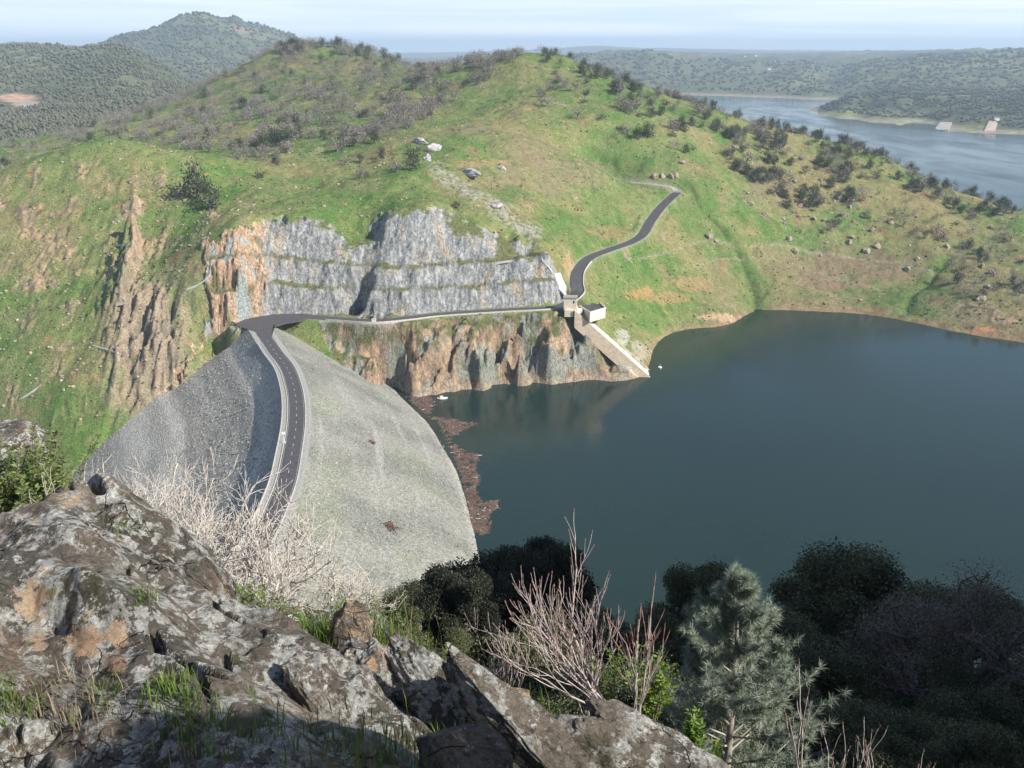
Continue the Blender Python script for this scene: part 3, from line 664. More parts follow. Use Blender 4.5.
for s in np.arange(10, L[-1] - 4, 9.): ribbon(mk, np.array([at(s + k * .75) for k in range(5)]), -.09, .09, .16, .178)
fine = np.array([at(s) for s in np.arange(8, L[-1], 1.5)]); ribbon(mk, fine, 3.22, 3.32, .16, .178); ribbon(mk, fine, -3.32, -3.22, .16, .178)
tag(mk.build('road_marking', whitem), kind='structure')
# low guard wall between the cliff road and the drop
gw = MB(); rm = catmull(road_main, 3); Lr = np.concatenate([[0], np.cumsum(np.linalg.norm(np.diff(rm, axis=0), axis=1))])
seg = rm[(Lr > 62) & (Lr < 292)]
side = -1 if np.cross(seg[5][:2] - seg[0][:2], np.array([0, -1.])) < 0 else 1
ribbon(gw, seg, side * 4.5, side * 4.95, -.8, .75); o = gw.build('guard_wall', curbm)
tag(o, 'long low pale guard wall along the outer edge of the cliff road', 'wall')
# ------------------------------------------------------------------ distant hills
F_ = []
def fadd(*pts):
    for p in pts: F_.append((p[0] / p[1], math.log(p[1]), p[2] / p[1] ** .5))
def FD(x, y, Y): return D(x, y, Y if Y < 1900 or x > 450 and Y < 12000 else (1900 + (Y - 1900) * 1.6 if Y < 5300 else Y))
fadd(*[FD(*p) for p in [
    # big mountain on the left
    (205, 16, 4600), (180, 22, 4560), (150, 33, 4500), (128, 41, 4450), (110, 48, 4400), (235, 21, 4650), (270, 32, 4720), (300, 41, 4800), (325, 52, 4900), (350, 64, 5000), (400, 80, 5200), (60, 62, 4500), (0, 64, 4500),
    (205, 60, 3700), (165, 78, 3300), (250, 72, 3800), (300, 75, 4000), (190, 95, 2900), (240, 95, 3100), (205, 38, 4150), (255, 52, 4200), (160, 50, 4100),
    # wooded hill before it
    (0, 50, 2900), (20, 49, 2920), (40, 48, 2930), (55, 48.5, 2930), (70, 51, 2930), (83, 55, 2900), (100, 50, 2750), (115, 48, 2730), (130, 51, 2700), (150, 61, 2650), (170, 73, 2600), (190, 86, 2520), (210, 96, 2450),
    (60, 78, 2350), (0, 82, 2300), (110, 72, 2300), (130, 98, 2080), (170, 110, 2050), (75, 100, 2050), (-60, 55, 2900), (-60, 90, 2200), (-120, 60, 2900),
    (10, 94, 2180), (25, 101, 2140), (0, 108, 2020), (0, 125, 1750), (60, 120, 1760), (110, 124, 1700), (160, 128, 1680), (60, 138, 1560), (0, 146, 1480), (100, 140, 1480), (-80, 150, 1500), (200, 130, 1600), (260, 110, 1700), (330, 90, 1800), (0, 165, 1330), (80, 165, 1330), (160, 160, 1330),
    (400, 92, 1800), (480, 90, 2000), (560, 96, 2200)]])
# behind: far country rising to the horizon
fadd(*[FD(*p) for p in [
    (400, 58, 13000), (350, 58, 13000), (440, 60, 12000), (450, 55.5, 17000), (400, 56, 17000), (500, 56, 16000), (0, 46, 9000), (20, 45.5, 9000), (50, 47, 9000), (100, 52, 9000), (200, 55, 9000), (300, 57, 9000),
    (570, 47, 18000), (600, 45.5, 18500), (640, 48.5, 18500), (700, 49, 18500), (760, 50.5, 18500), (850, 51, 18500), (930, 51, 18500), (1024, 51, 18500), (1150, 51, 18500), (520, 52, 18500),
    (590, 58, 6200), (610, 55, 6400), (640, 54.5, 6500), (665, 57, 6500), (690, 62, 6300), (720, 63, 6600), (760, 60, 7500), (800, 58.5, 8500), (840, 54.5, 10500), (870, 51.5, 11500), (900, 52.5, 11500), (940, 52, 10500), (980, 51.5, 9000), (1024, 51, 8500), (1100, 52, 8500), (730, 56, 11000), (690, 55, 11000), (780, 54.5, 12000),
    (600, 75, 5500), (650, 76, 5400), (700, 78, 5300), (750, 78, 5400), (800, 79, 5300), (850, 77, 5200), (880, 78, 4700), (930, 70, 4800), (970, 66, 4900), (1024, 62, 5000), (1100, 60, 5000), (900, 85, 4200), (950, 82, 4200), (1000, 84, 4100), (1024, 80, 4200), (1100, 80, 4200),
    (560, 88, 5000), (600, 88, 4900), (640, 88, 4800)]])
shF = [(560, 97), (600, 96.5), (640, 96), (680, 95.5), (720, 96), (760, 97.5), (790, 98.5), (815, 100)]
for x, y in shF: p = Zp(x, y, 0); fadd(p, (p[0] * .96, p[1] * .94, -14)); fadd((p[0] * 1.05, p[1] * 1.06, 16))
pen = [(835, 100), (812, 104.5), (803, 110.5), (815, 115), (840, 119), (870, 122.5), (895, 124), (915, 122.5), (903, 125.5), (895, 127), (915, 130), (945, 132), (980, 133.5), (1024, 134.5), (1100, 136)]
for x, y in pen[2:]: p = Zp(x, y, 0); fadd(p, (p[0] * .98, p[1] * .955, -12))
for x, y in pen[:2]: p = Zp(x, y, 0); fadd(p)
fadd(*[FD(*p) for p in [(830, 107, 3350), (850, 100, 3300), (880, 98, 3250), (900, 100, 3150), (930, 99, 3200), (960, 97, 3300), (1000, 98, 3200), (1024, 99, 3100), (1100, 99, 3000), (940, 118, 2850), (980, 122, 2650), (1024, 122, 2600), (900, 113, 3000), (860, 112, 3150), (1100, 122, 2600), (830, 92, 4600), (870, 94, 4200), (930, 92, 4000), (1000, 92, 3800)]])
for x, y in ((640, 110), (700, 106), (750, 105), (790, 106), (700, 120), (760, 130), (800, 125), (850, 135), (900, 145), (960, 150), (1024, 160), (600, 110), (850, 160), (950, 190), (1024, 200), (1100, 180), (760, 115), (560, 110)):
    p = Zp(x, y, 0); fadd((p[0], p[1], -16))
fadd(*[FD(x, 250, 1340) for x in range(560, 1160, 60)])
far_rbf = RBF(F_, (1., .33))
uf = np.linspace(-.70, .70, 820); yf = np.exp(np.linspace(math.log(1330), math.log(20500), 400))
UF, YF = np.meshgrid(uf, yf)
def far_height(X, Y):
    z = far_rbf(X / Y, np.log(Y)) * Y ** .5
    k = sstep(0, 30, z)
    s = np.clip(Y / 3000., .5, 3.)
    z = z - k * 9 * s * sstep(5000, 8000, Y)
    z = z + k * (fbm2(X / (260 + 220 * sstep(3500, 7000, Y)), Y / (300 + 500 * sstep(3500, 7000, Y)), 4, 120, .5, True) * ((13 + 9 * sstep(3500, 6000, Y)) * s * (1 - .5 * sstep(9000, 15000, Y))) + fbm2(X / 60, Y / 60, 3, 121) * 3.5 * s)
    return z
XF = UF * YF; ZF = far_height(XF.ravel(), YF.ravel())
pxf, pyf = project(XF.ravel(), YF.ravel(), ZF)
n1 = fbm2(XF / 420, YF / 420, 4, 122).ravel(); n2 = fbm2(XF / 70, YF / 70, 4, 123).ravel(); n3 = fbm2(XF / 22, YF / 22, 2, 124).ravel()
cf = mixc((.09, .108, .05), (.165, .175, .085), sstep(-.3, .35, n1 + n2 * .6))
cf = mixc(cf, (.105, .09, .075), sstep(-.05, .35, n2 + .25 * (pxf < 200) * (pyf > 92)) * .8)
cf = mixc(cf, (.06, .07, .045), sstep(.1, .3, n3 + n2 * .5) * .5)
cf = mixc(cf, (.30, .27, .19), sstep(9, 3, ZF) * (YF.ravel() > 2300) * .8)
for bx, by, sx, sy, bc in ((18, 98, 22, 5, (.42, .27, .19)), (28, 104, 18, 3, (.38, .33, .27)), (925, 128, 24, 3.5, (.42, .38, .30)), (975, 127, 14, 3, (.16, .19, .07)), (850, 113, 30, 3, (.20, .22, .08)), (240, 30, 14, 4, (.24, .18, .12)), (880, 105, 26, 3, (.05, .06, .04)), (985, 113, 40, 4, (.05, .06, .04))):
    k = np.exp(-((pxf - bx) / sx) ** 2 - ((pyf - by) / sy) ** 2); cf = mixc(cf, bc, sstep(.3, .6, k + n3 * .3) * .9)
fm = Mat('distant ground'); a_ = fm.attr(); f1 = fm.noise(.035, detail=5, rough=.7)
fm.color(fm.mix(1., a_, fm.ramp(f1, (.32, .6), (.68, 1.4)), 'MULTIPLY'), .95, .05); fm.bump(f1, .6, 8)
Vf = np.stack([XF.ravel(), YF.ravel(), ZF], -1); Ff = grid_faces(*XF.shape)
cenf = Vf[Ff].mean(1); bpx, bpy_ = project(cenf[:, 0], cenf[:, 1], cenf[:, 2])
def fpart(mask, name):
    f = Ff[mask]; ids, inv = np.unique(f, return_inverse=True)
    return tag(mesh(name, Vf[ids], inv.reshape(-1, 4), fm.m, None, True, cf[ids]), kind='structure')
mleft = (bpx < 560) & (cenf[:, 1] < 3740); mmt = (bpx < 480) & (cenf[:, 1] >= 3740) & (cenf[:, 1] < 8000)
mpen = (bpx > 780) & (cenf[:, 1] < 3600); mrest = ~(mleft | mmt | mpen)
fpart(mleft, 'wooded_hills'); fpart(mmt, 'distant_mountain'); fpart(mpen, 'peninsula'); fpart(mrest, 'far_hills')
# ------------------------------------------------------------------ buildings at the intake
tanw = plain('sunlit tan render', (.66, .54, .40), .9, .18, .6, .15); palew = plain('cream wall', (.62, .55, .44), .9, .12, .5, .15)
concm = plain('weathered concrete', (.52, .45, .36), .9, .22, .4, .15); darkm = plain('dark opening', (.03, .03, .035), .6, .2, 1.)
roofm = plain('flat roof felt', (.30, .27, .23), .9, .2, 1.); steelm = plain('white painted steel', (.78, .78, .76), .5, .08, 2., .4); rustm = plain('rusty steel', (.10, .075, .06), .8, .3, 2.)
def on(root, mb, name, mat, smooth=False):
    o = mb.build(name, mat, None, smooth); o.parent = root; o.location = -np.array(root.location); return o
Tp = np.array(Zp(575, 309, 41.)); Bt = np.array(Zp(652, 377, -2.))
ax = Bt - Tp; axh = ax * [1, 1, 0]; axh /= np.linalg.norm(axh); sd = np.array([axh[1], -axh[0], 0])        # towards the camera side
if sd[1] > 0: sd = -sd
g = empty('gatehouse', tuple(Zp(570, 311, 40.)), math.atan2(axh[1], axh[0]) * 0)
tag(g, 'small cream gatehouse tower at the head of the sloping lake intake', 'gatehouse')
gc = np.array(Zp(570.5, 311, 40.)); ga = math.atan2(axh[1], axh[0])
m_ = MB(); m_.box(gc + [0, 2.5, 4.0], (8, 6.5, 8.4), ga); on(g, m_, 'wall', palew)
m_ = MB(); m_.box(gc + [0, 2.5, 8.5], (8.7, 7.2, .6), ga); on(g, m_, 'roof', roofm)
def gl(a, b, c): return gc + [0, 2.5, 0] + np.array([math.cos(ga) * a - math.sin(ga) * b, math.sin(ga) * a + math.cos(ga) * b, c])
m_ = MB(); m_.box(gl(-4.03, -.6, 1.5), (.1, 2.4, 2.6), ga); on(g, m_, 'door', darkm)
for k in (2.2,):
    m_ = MB(); m_.box(gl(k, -3.28, 5.9), (.9, .1, 1.6), ga); on(g, m_, 'window', darkm)
m_ = MB(); m_.box(gc + [-1., -2.6, -.6], (5.5, 3.6, 4.2), ga); on(g, m_, 'annex', palew)
# sloping intake: slab with a deep side wall, rails and stair
r_ = empty('intake_ramp', tuple(Bt)); tag(r_, 'long sloping concrete intake ramp running from the gatehouse down into the lake', 'ramp')
def strip(o0, o1, lift, thick):
    t = [Tp + sd * o0, Tp + sd * o1, Bt + sd * o1, Bt + sd * o0]; up = np.array([0, 0, 1.])
    top = [p + up * lift for p in t]; bot = [p + up * (lift - thick) for p in t]
    m = MB(); m.prism(top, bot); return m
on(r_, strip(6.2, -8.2, .0, 9.), 'slab', concm)
on(r_, strip(6.9, 6.2, .9, 11.), 'side_wall', tanw)
on(r_, strip(-8.2, -8.9, .9, 9.), 'side_wall', tanw)
for a, b in ((1.7, 1.15), (-.9, -1.45)): on(r_, strip(a, b, .45, .5), 'rail', steelm)
m_ = MB()
for k in range(46):
    q = Tp + ax * (k + .5) / 46; m_.box(q + sd * -2.9 + [0, 0, .25], (.7, 1.5, .5), ga)
on(r_, m_, 'stair', steelm)
m_ = MB(); m_.box(Tp + ax * .06 + [0, 0, 1.4], (3.2, 4.4, 2.4), ga); on(r_, m_, 'gate_hoist', steelm)
# terrace with cream retaining wall
pl = empty('service_terrace', tuple(Zp(592, 312, 40.))); tag(pl, 'dark paved terrace held up by a tall cream wall beside the gatehouse', 'terrace')
tq = [np.array(Zp(x, y, 40.6)) for x, y in ((579.5, 307), (590, 313.5), (605.5, 309), (600, 304), (584, 302))]
m_ = MB(); m_.prism(tq[::-1], [p - [0, 0, 5.6] for p in tq[::-1]]); on(pl, m_, 'retaining_wall', palew)
m_ = MB(); ce = np.mean(tq, 0); ti = [ce + (p - ce) * .93 for p in tq]; m_.prism([p + [0, 0, .15] for p in ti[::-1]], [p - [0, 0, .2] for p in ti[::-1]]); on(pl, m_, 'paving', asph)
m_ = MB()
for a, b in ((0, 1), (1, 2), (2, 3)):
    s_ = np.linspace(0, 1, 4)[:, None]; ribbon(m_, tq[a] + (tq[b] - tq[a]) * s_, -.25, .25, -.3, 1.1)
on(pl, m_, 'parapet', palew)
# pale shotcrete apron at the end of the quarry
def drape(pts, n=6, lift=.25):
    P_ = np.array([onland(*p) for p in pts]); P_[1:-1, 2] = (P_[:-2, 2] + P_[2:, 2] + 2 * P_[1:-1, 2]) / 4; P_[:, 2] += lift + .35; return catmull(P_, n)
def slabs(pts, w_, name, mat, label, cat, lift=.35, group=None):
    m = MB(); ribbon(m, drape(pts, 6, lift), -w_ / 2, w_ / 2, -1.2, 0); return tag(m.build(name, mat), label, cat, group)
apm = plain('shotcrete', (.66, .65, .62), .9, .25, .5, .1)
slabs([(556, 275), (559, 283), (563, 291), (566, 297)], 6.5, 'shotcrete_apron', apm, 'white sprayed concrete apron at the right end of the quarry face', 'apron', .5)
slabs([(542, 260), (547, 266), (552, 272)], 1.4, 'concrete_chute', apm, 'narrow white concrete chute on grass above the white apron', 'chute')
gut = plain('pale gutter concrete', (.34, .345, .31), .9, .2, .8, .1)
for pts, wd, lab in (([(489, 264), (510, 261), (530, 257), (546, 252.5)], 2.2, 'long pale concrete gutter along the top bench of the quarry'),
                 ([(186, 290), (199, 285), (209, 277), (213, 262)], 1.8, 'bent pale gutter on the grass left of the orange cliff'),
                 ([(115, 246), (124, 245), (133, 243)], 1.8, 'short level gutter at the head of the dark rock spur'),
                 ([(93, 346), (104, 350), (118, 353)], 1.8, 'pale gutter in the grass left of the rock spur foot'),
                 ([(21, 399), (31, 392), (41, 385)], 1.8, 'short slanting gutter at the lowest left of the grass slope'),
                 ([(116, 306), (125, 303)], 1.8, 'tiny pale gutter against the left side of the rock spur')):
    slabs(pts, wd * .62, 'drainage_gutter', gut, lab, 'gutter', .0, 'drainage gutters on the slopes')
# crest furniture
lp = np.array(Zp(284, 443, ZC)); e = empty('signal_post', tuple(lp)); tag(e, 'white post with a small box on the gravel edge of the dam crest', 'post')
m_ = MB(); m_.tube([lp, lp + [0, 0, 4.5]], .14, 6); on(e, m_, 'pole', steelm)
m_ = MB(); m_.box(lp + [0, 0, 4.3], (1.3, .9, .9)); on(e, m_, 'box', steelm)
m_ = MB(); m_.box(lp + [0, 0, .2], (1.6, 1.6, .5)); on(e, m_, 'footing', curbm)
b0, b1_ = np.array(Zp(231, 321.5, ZC)), np.array(Zp(244.5, 333.5, ZC)); e = empty('guard_rail', tuple(b0)); tag(e, 'rusty guard rail closing the road junction above the downstream face', 'guard rail')
m_ = MB(); ribbon(m_, b0 + (b1_ - b0) * np.linspace(0, 1, 6)[:, None], -.12, .12, .5, 1.15); on(e, m_, 'rail', rustm)
for k in np.linspace(.02, .98, 7):
    m_ = MB(); m_.box(b0 + (b1_ - b0) * k + [0, 0, .3], (.25, .25, 1.4)); on(e, m_, 'post', rustm)
kb = np.array(Zp(375, 320.5, ZC)); e = empty('valve_box', tuple(kb)); tag(e, 'little cream concrete box beside the cliff road', 'box')
m_ = MB(); m_.box(kb + [0, -4.7, .9], (2.4, 1.6, 2.4)); on(e, m_, 'body', palew); m_ = MB(); m_.box(kb + [0, -4.7, 2.2], (2.7, 1.9, .22)); on(e, m_, 'lid', curbm)

# ------------------------------------------------------------------ floating things
def hull(c, L_, W_, H_, ang):
    m = MB(); n = 12; ring = []
    for lv, k in ((0., .72), (.6, .95), (1., 1.)):
        pts = []
        for i in range(n):
            a = 2 * math.pi * i / n; x = math.cos(a) * L_ / 2 * k; y = math.sin(a) * W_ / 2 * k * (1 - .35 * max(0, math.cos(a)))
            pts.append(np.array(c) + [x * math.cos(ang) - y * math.sin(ang), x * math.sin(ang) + y * math.cos(ang), -.25 + lv * H_])
        ring.append(pts)
    v = sum(ring, []); q = [[l * n + i, l * n + (i + 1) % n, (l + 1) * n + (i + 1) % n, (l + 1) * n + i] for l in range(2) for i in range(n)]
    m.add(v, q, [[2 * n, 2 * n + i, 2 * n + i + 1] for i in range(1, n - 1)]); return m
wb = Zp(442.5, 399, 0); e = empty('work_boat', wb); tag(e, 'small white boat on the lake below the pale buttress', 'boat')
on(e, hull(wb, 6.5, 2.4, 1.1, .2), 'hull', steelm); m_ = MB(); m_.box(np.array(wb) + [-.6, 0, 1.3], (1.8, 1.5, 1.1), .2); on(e, m_, 'cabin', palew)
wb = Zp(660, 368, 0); e = empty('float_buoy', wb); tag(e, 'white buoy floating just off the foot of the intake ramp', 'buoy')
on(e, hull(wb, 2.6, 2.6, 1.0, 0), 'float', steelm); m_ = MB(); m_.tube([np.array(wb) + [0, 0, .5], np.array(wb) + [0, 0, 2.4]], .12, 6); on(e, m_, 'mast', steelm)
# driftwood raft against the dam
dpoly = [(405, 397), (428, 393), (436, 404), (428, 417), (455, 419), (477, 424), (462, 430), (447, 441), (465, 450), (478, 455), (474, 467), (478, 480), (474, 491), (482, 503), (498, 500), (497, 508), (487, 516), (492, 524), (484, 534), (466, 540), (468, 500), (455, 455), (440, 425)]
pts = []
while len(pts) < 3800:
    x, y = rnd.uniform(400, 500), rnd.uniform(390, 542)
    if inpoly(np.array([x]), np.array([y]), dpoly)[0]:
        p = Zp(x, y, 0)
        n_ = float(perlin2(np.array([p[0] / 5]), np.array([p[1] / 5]), 5)[0]) + .5 * float(perlin2(np.array([p[0] / 1.7]), np.array([p[1] / 1.7]), 6)[0])
        if n_ > -.38 + rnd.random() * .45: pts.append(p)
m_ = MB(); cc = []
for p in pts:
    a = rnd.uniform(0, math.pi); l = rnd.choice([.5, .7, .9, 1.2, 2.2]); w_ = rnd.uniform(.12, .4) if l < 2 else .25
    h = rnd.uniform(.05, .22); d = np.array([math.cos(a), math.sin(a), 0]) * l; s_ = np.array([-math.sin(a), math.cos(a), 0]) * w_; p = np.array(p)
    m_.add([p - d - s_, p + d - s_, p + d + s_, p - d + s_, p - d * .9 + [0, 0, h], p + d * .9 + [0, 0, h]], [[0, 1, 5, 4], [2, 3, 4, 5]], [[1, 2, 5], [3, 0, 4]])
    c = np.array(rnd.choice([(.115, .075, .058), (.10, .066, .05), (.15, .105, .08), (.08, .054, .042), (.125, .085, .066)])) * rnd.uniform(.75, 1.2)
    if rnd.random() < .02: c = np.array((.5, .47, .42))
    cc += [c] * 6
vm = Mat('driftwood'); vm.color(vm.attr(), .95, .1)
tag(m_.build('driftwood', vm.m, col=np.array(cc)), kind='stuff')
# stranded wood on the upstream face
for x, y, sx, lab in ((390, 527, 9, 'larger heap of brown driftwood stranded low on the grey upstream face'), (372, 443, 4, 'smaller heap of brown driftwood stranded halfway up the grey upstream face')):
    h = np.array(face_hit(x, y)); m_ = MB(); cc = []
    for k in range(90):
        p = h + [rnd.gauss(0, sx * .12), rnd.gauss(0, sx * .16), 0]; p[2] = float(face_z(np.array([p[0]]), np.array([p[1]]))[0][0]) + rnd.uniform(.1, .6)
        a = rnd.uniform(0, 6.3); d = np.array([math.cos(a), math.sin(a), rnd.uniform(-.3, .3)]) * rnd.uniform(.5, 1.5); n0 = m_.n; m_.tube([p - d, p + d], rnd.uniform(.06, .16), 4); cc += [np.array((.14, .085, .065)) * rnd.uniform(.7, 1.3)] * (m_.n - n0)
    tag(m_.build('driftwood_heap', vm.m, col=np.array(cc)), lab, 'driftwood heap', 'driftwood heaps on the dam')

# ------------------------------------------------------------------ far shore
hmw = plain('white house wall', (.75, .74, .70), .8, .1, .05); hmr = plain('house roof', (.22, .19, .17), .8, .2, .05)
def onfar(px, py, lo=1400., hi=20000.):
    u_, r_2 = ray(px, py); Y = np.exp(np.linspace(math.log(lo), math.log(hi), 2500)); z = far_height(u_ * Y, Y); k = int(np.argmax(CAM_Z - r_2 * Y < z)); return np.array([u_ * Y[k], Y[k], z[k]])
for x, y, s_, lab in ((756, 56.5, 1.4, 'white house on the hazy hills right of the two other white houses'), (745, 57, 1.2, 'white house on the hazy hills between two other white houses'), (769, 70, 1.3, 'white house lowest on the hazy wooded hills across the lake'), (776, 62, 1.0, 'white house above the lowest one on the hazy hills'),
                 (996, 120.5, .9, 'small white hut above the paved launch ramp on the far shore')):
    p = onfar(x, y); f = 14 * s_; e = empty('farm_house', tuple(p)); tag(e, lab, 'house', 'white houses across the lake')
    m_ = MB(); m_.box(p + [0, 0, f * .2], (f, f * .7, f * .5)); on(e, m_, 'wall', hmw)
    m_ = MB(); a, b, h = f * .54, f * .4, f * .45
    m_.add([p + [-a, -b, h], p + [a, -b, h], p + [a, b, h], p + [-a, b, h], p + [-a, 0, h + f * .22], p + [a, 0, h + f * .22]], [[0, 1, 5, 4], [2, 3, 4, 5], [3, 2, 1, 0]], [[1, 2, 5], [3, 0, 4]]); on(e, m_, 'roof', hmr)
rampm = plain('launch ramp concrete', (.46, .36, .29), .9, .15, .1)
def farslab(corners, name, mat, lab, cat):
    q = []
    for x, y in corners: p = onfar(x, y); q.append(p + [0, 0, 2.2])
    m_ = MB(); m_.prism(q, [p - [0, 0, 8] for p in q]); tag(m_.build(name, mat), lab, cat)
farslab([(984, 131.5), (995, 131.5), (998, 121.5), (989, 121.5)], 'launch_ramp', rampm, 'tan paved boat launch ramp sloping into the far lake', 'ramp')
farslab([(934, 130.5), (948, 130.8), (952, 123), (940, 123)], 'old_launch_ramp', plain('old ramp', (.45, .41, .36), .9, .2, .05), 'pale worn launch ramp on the spit left of the tan ramp', 'ramp')
# ------------------------------------------------------------------ rocks and trees on the hills
def ico(sub):
    b = bmesh.new(); bmesh.ops.create_icosphere(b, subdivisions=sub, radius=1.); V = np.array([v.co[:] for v in b.verts]); F = np.array([[v.index for v in f.verts] for f in b.faces]); b.free(); return V, F
def rock_shape(sub, seed, rough=.35, flat=5):
    V, F = ico(sub); r = np.random.default_rng(seed)
    for k in range(flat):                                    # cleaved faces
        n = r.normal(size=3); n /= np.linalg.norm(n); d = r.uniform(.45, .8); t = V @ n; V = V - np.maximum(t - d, 0)[:, None] * n * .9
    nn = V / np.linalg.norm(V, axis=1)[:, None]
    V = V + nn * (fbm3(V * 1.3, 4, seed) * rough)[:, None] + nn * (fbm3(V * 5, 3, seed + 1, .6, True) * rough * .18)[:, None]
    return V, F
bould = Mat('boulder stone'); f1 = bould.noise(.8, detail=6, rough=.7); f2 = bould.noise(.25, detail=3)
bould.color(bould.mix(1., bould.mix(bould.ramp(f2, (.4, 0.), (.6, 1.)), (.30, .27, .23), (.38, .29, .20)), bould.ramp(f1, (.3, .5), (.7, 1.25)), 'MULTIPLY'), .95, .1); bould.bump(f1, 1., .5); bould = bould.m
whitr = Mat('white quartz rock'); f1 = whitr.noise(.6, detail=6, rough=.7); whitr.color(whitr.ramp(f1, (.33, (.16, .15, .15)), (.5, (.42, .40, .39)), (.66, (.68, .66, .63))), .9, .1); whitr.bump(f1, 1., .7); whitr = whitr.m
def place_rock(name, px, py, size, seed, mat, lab, cat='boulder', group=None, sub=3, rz=0, sink=.3):
    p = onland(px, py); V, F = rock_shape(sub, seed); V = V * np.array(size); c, s_ = math.cos(rz), math.sin(rz); V = V @ np.array([[c, s_, 0], [-s_, c, 0], [0, 0, 1]])
    o = mesh(name, V, F, mat, None, False); o.location = p + np.array([0, 0, size[2] * (1 - 2 * sink)]) * .5; return tag(o, lab, cat, group)
place_rock('rock_outcrop', 421, 143, (7.5, 3., 4), 31, whitr, 'left white jagged outcrop on the grass above the quarry', 'outcrop', 'white outcrops above the quarry', 4, rz=-.7)
place_rock('rock_outcrop', 434, 150, (8, 3, 4), 33, whitr, 'middle white jagged outcrop on the grass above the quarry', 'outcrop', 'white outcrops above the quarry', 4)
place_rock('rock_outcrop', 467, 174, (14, 3.5, 3.6), 35, whitr, 'right longest white outcrop slanting down the grass above the quarry', 'outcrop', 'white outcrops above the quarry', 4, rz=-.75)
place_rock('rock_outcrop', 427, 160, (3.5, 2.5, 4), 36, whitr, 'white rock just below the pair of jagged white outcrops', 'outcrop', 'white outcrops above the quarry', 4)
place_rock('rock_outcrop', 497, 207, (4.5, 2.5, 2), 37, whitr, 'pale rock lying in the scree strip above the quarry', 'outcrop', 'white outcrops above the quarry', 3)
place_rock('rock_outcrop', 502, 169, (4.5, 3, 2), 38, whitr, 'low grey outcrop on grass right of the longest white one', 'outcrop', 'white outcrops above the quarry', 3)
place_rock('boulder', 709, 237.5, (3.4, 3, 3.0), 41, bould, 'largest tan boulder standing alone on green grass below the road bend', 'boulder', 'tan boulders below the road bend', 4)
place_rock('boulder', 716, 242, (2.4, 2, 1.8), 42, bould, 'smaller tan boulder right below the largest lone one', 'boulder', 'tan boulders below the road bend', 3)
place_rock('boulder', 682, 163, (3.4, 2.6, 1.8), 43, bould, 'pale boulder on the slope above the end of the hill track', 'boulder', None, 3)
for k, (x, y) in enumerate([(676, 177), (671, 178), (662, 177), (655, 177.5)]):
    place_rock('track_bank_rock', x, y, (3.0, 2.2, 3), 50 + k, bould, ['brown rock of the cut bank right at the track bend', 'grey rock of the cut bank next to the brown one', 'grey rock in the middle of the cut bank above the track', 'grey rock at the left end of the cut bank above the track'][k], 'rock', 'rocks of the track cutting', 3)
for k in range(46):                                          # craggy slope under the right ridge
    x, y = rnd.gauss(815, 34), rnd.gauss(200, 30)
    if k > 32: x, y = rnd.uniform(855, 1015), rnd.uniform(215, 318)
    s_ = rnd.uniform(1.6, 3.6)
    if k < 3: x, y, s_ = ((876, 247), (866, 252), (980, 300))[k] + (4.2,)
    place_rock('boulder', x, y, (s_, s_ * .8, s_ * .8), 100 + k, bould, 'grey brown boulder among oaks on the craggy right hillside', 'boulder', 'boulders on the craggy right hillside', 3, rnd.uniform(0, 3))
# loose stones too many to count
def stones(n, gen, name, smin, smax, cols, up=.5):
    V0, F0 = ico(1); V0 = V0 * (1 + .35 * rng.normal(size=(len(V0), 1)) * .6); Vs = []; Fs = []; Cs = []; k = 0
    x, y, z = gen(n); n = len(x); s_ = smin + (smax - smin) * rng.random(n) ** 3
    sc = s_[:, None] * (0.7 + .6 * rng.random((n, 3))); a = rng.random(n) * 6.28; c, s2 = np.cos(a), np.sin(a)
    V = V0[None] * sc[:, None, :]; vx = V[..., 0] * c[:, None] - V[..., 1] * s2[:, None]; vy = V[..., 0] * s2[:, None] + V[..., 1] * c[:, None]
    V = np.stack([vx + x[:, None], vy + y[:, None], V[..., 2] * .8 + z[:, None] + s_[:, None] * .15], -1)
    F = F0[None] + (np.arange(n) * len(V0))[:, None, None]
    ci = rng.integers(0, len(cols), n); cc = np.array(cols)[ci] * (0.7 + .6 * rng.random((n, 1)))
    m = Mat(name + ' stone'); m.color(m.attr(), .95, .1)
    return tag(mesh(name, V.reshape(-1, 3), F.reshape(-1, 3), m.m, None, False, np.repeat(cc, len(V0), 0)), kind='stuff')
def gen_hill(n):
    px = rng.uniform(-20, 1044, n * 3); py = rng.uniform(120, 440, n * 3); Yg = np.zeros(n * 3)
    x = rng.uniform(-.6, .6, n * 3); Y = rng.uniform(480, 1150, n * 3); X = x * Y; z, m = terrain(X, Y)
    d = fbm2(X / 40, Y / 40, 4, 42) + .25 * fbm2(X / 9, Y / 9, 2, 43); fz_ = face_z(X, Y)[0]
    dens = sstep(-.1, .5, d) * .75 + .06 + .5 * (m['px'] < 260) * (Y < 740)
    dens = dens + .8 * np.exp(-((m['px'] - 815) / 60) ** 2 - ((m['py'] - 200) / 45) ** 2) + .5 * np.exp(-((m['px'] - 500) / 60) ** 2 - ((m['py'] - 200) / 18) ** 2)
    ok = (rng.random(n * 3) < dens) & (m['dR'] > 6) & (z > 1) & (z > fz_ + .5) & (m['q'] + m['l'] < .5)
    return X[ok][:n], Y[ok][:n], z[ok][:n]
stones(9000, gen_hill, 'hillside_stones', .2, 1.1, [(.30, .25, .19), (.34, .29, .23), (.25, .21, .18), (.33, .24, .16), (.21, .19, .175)])

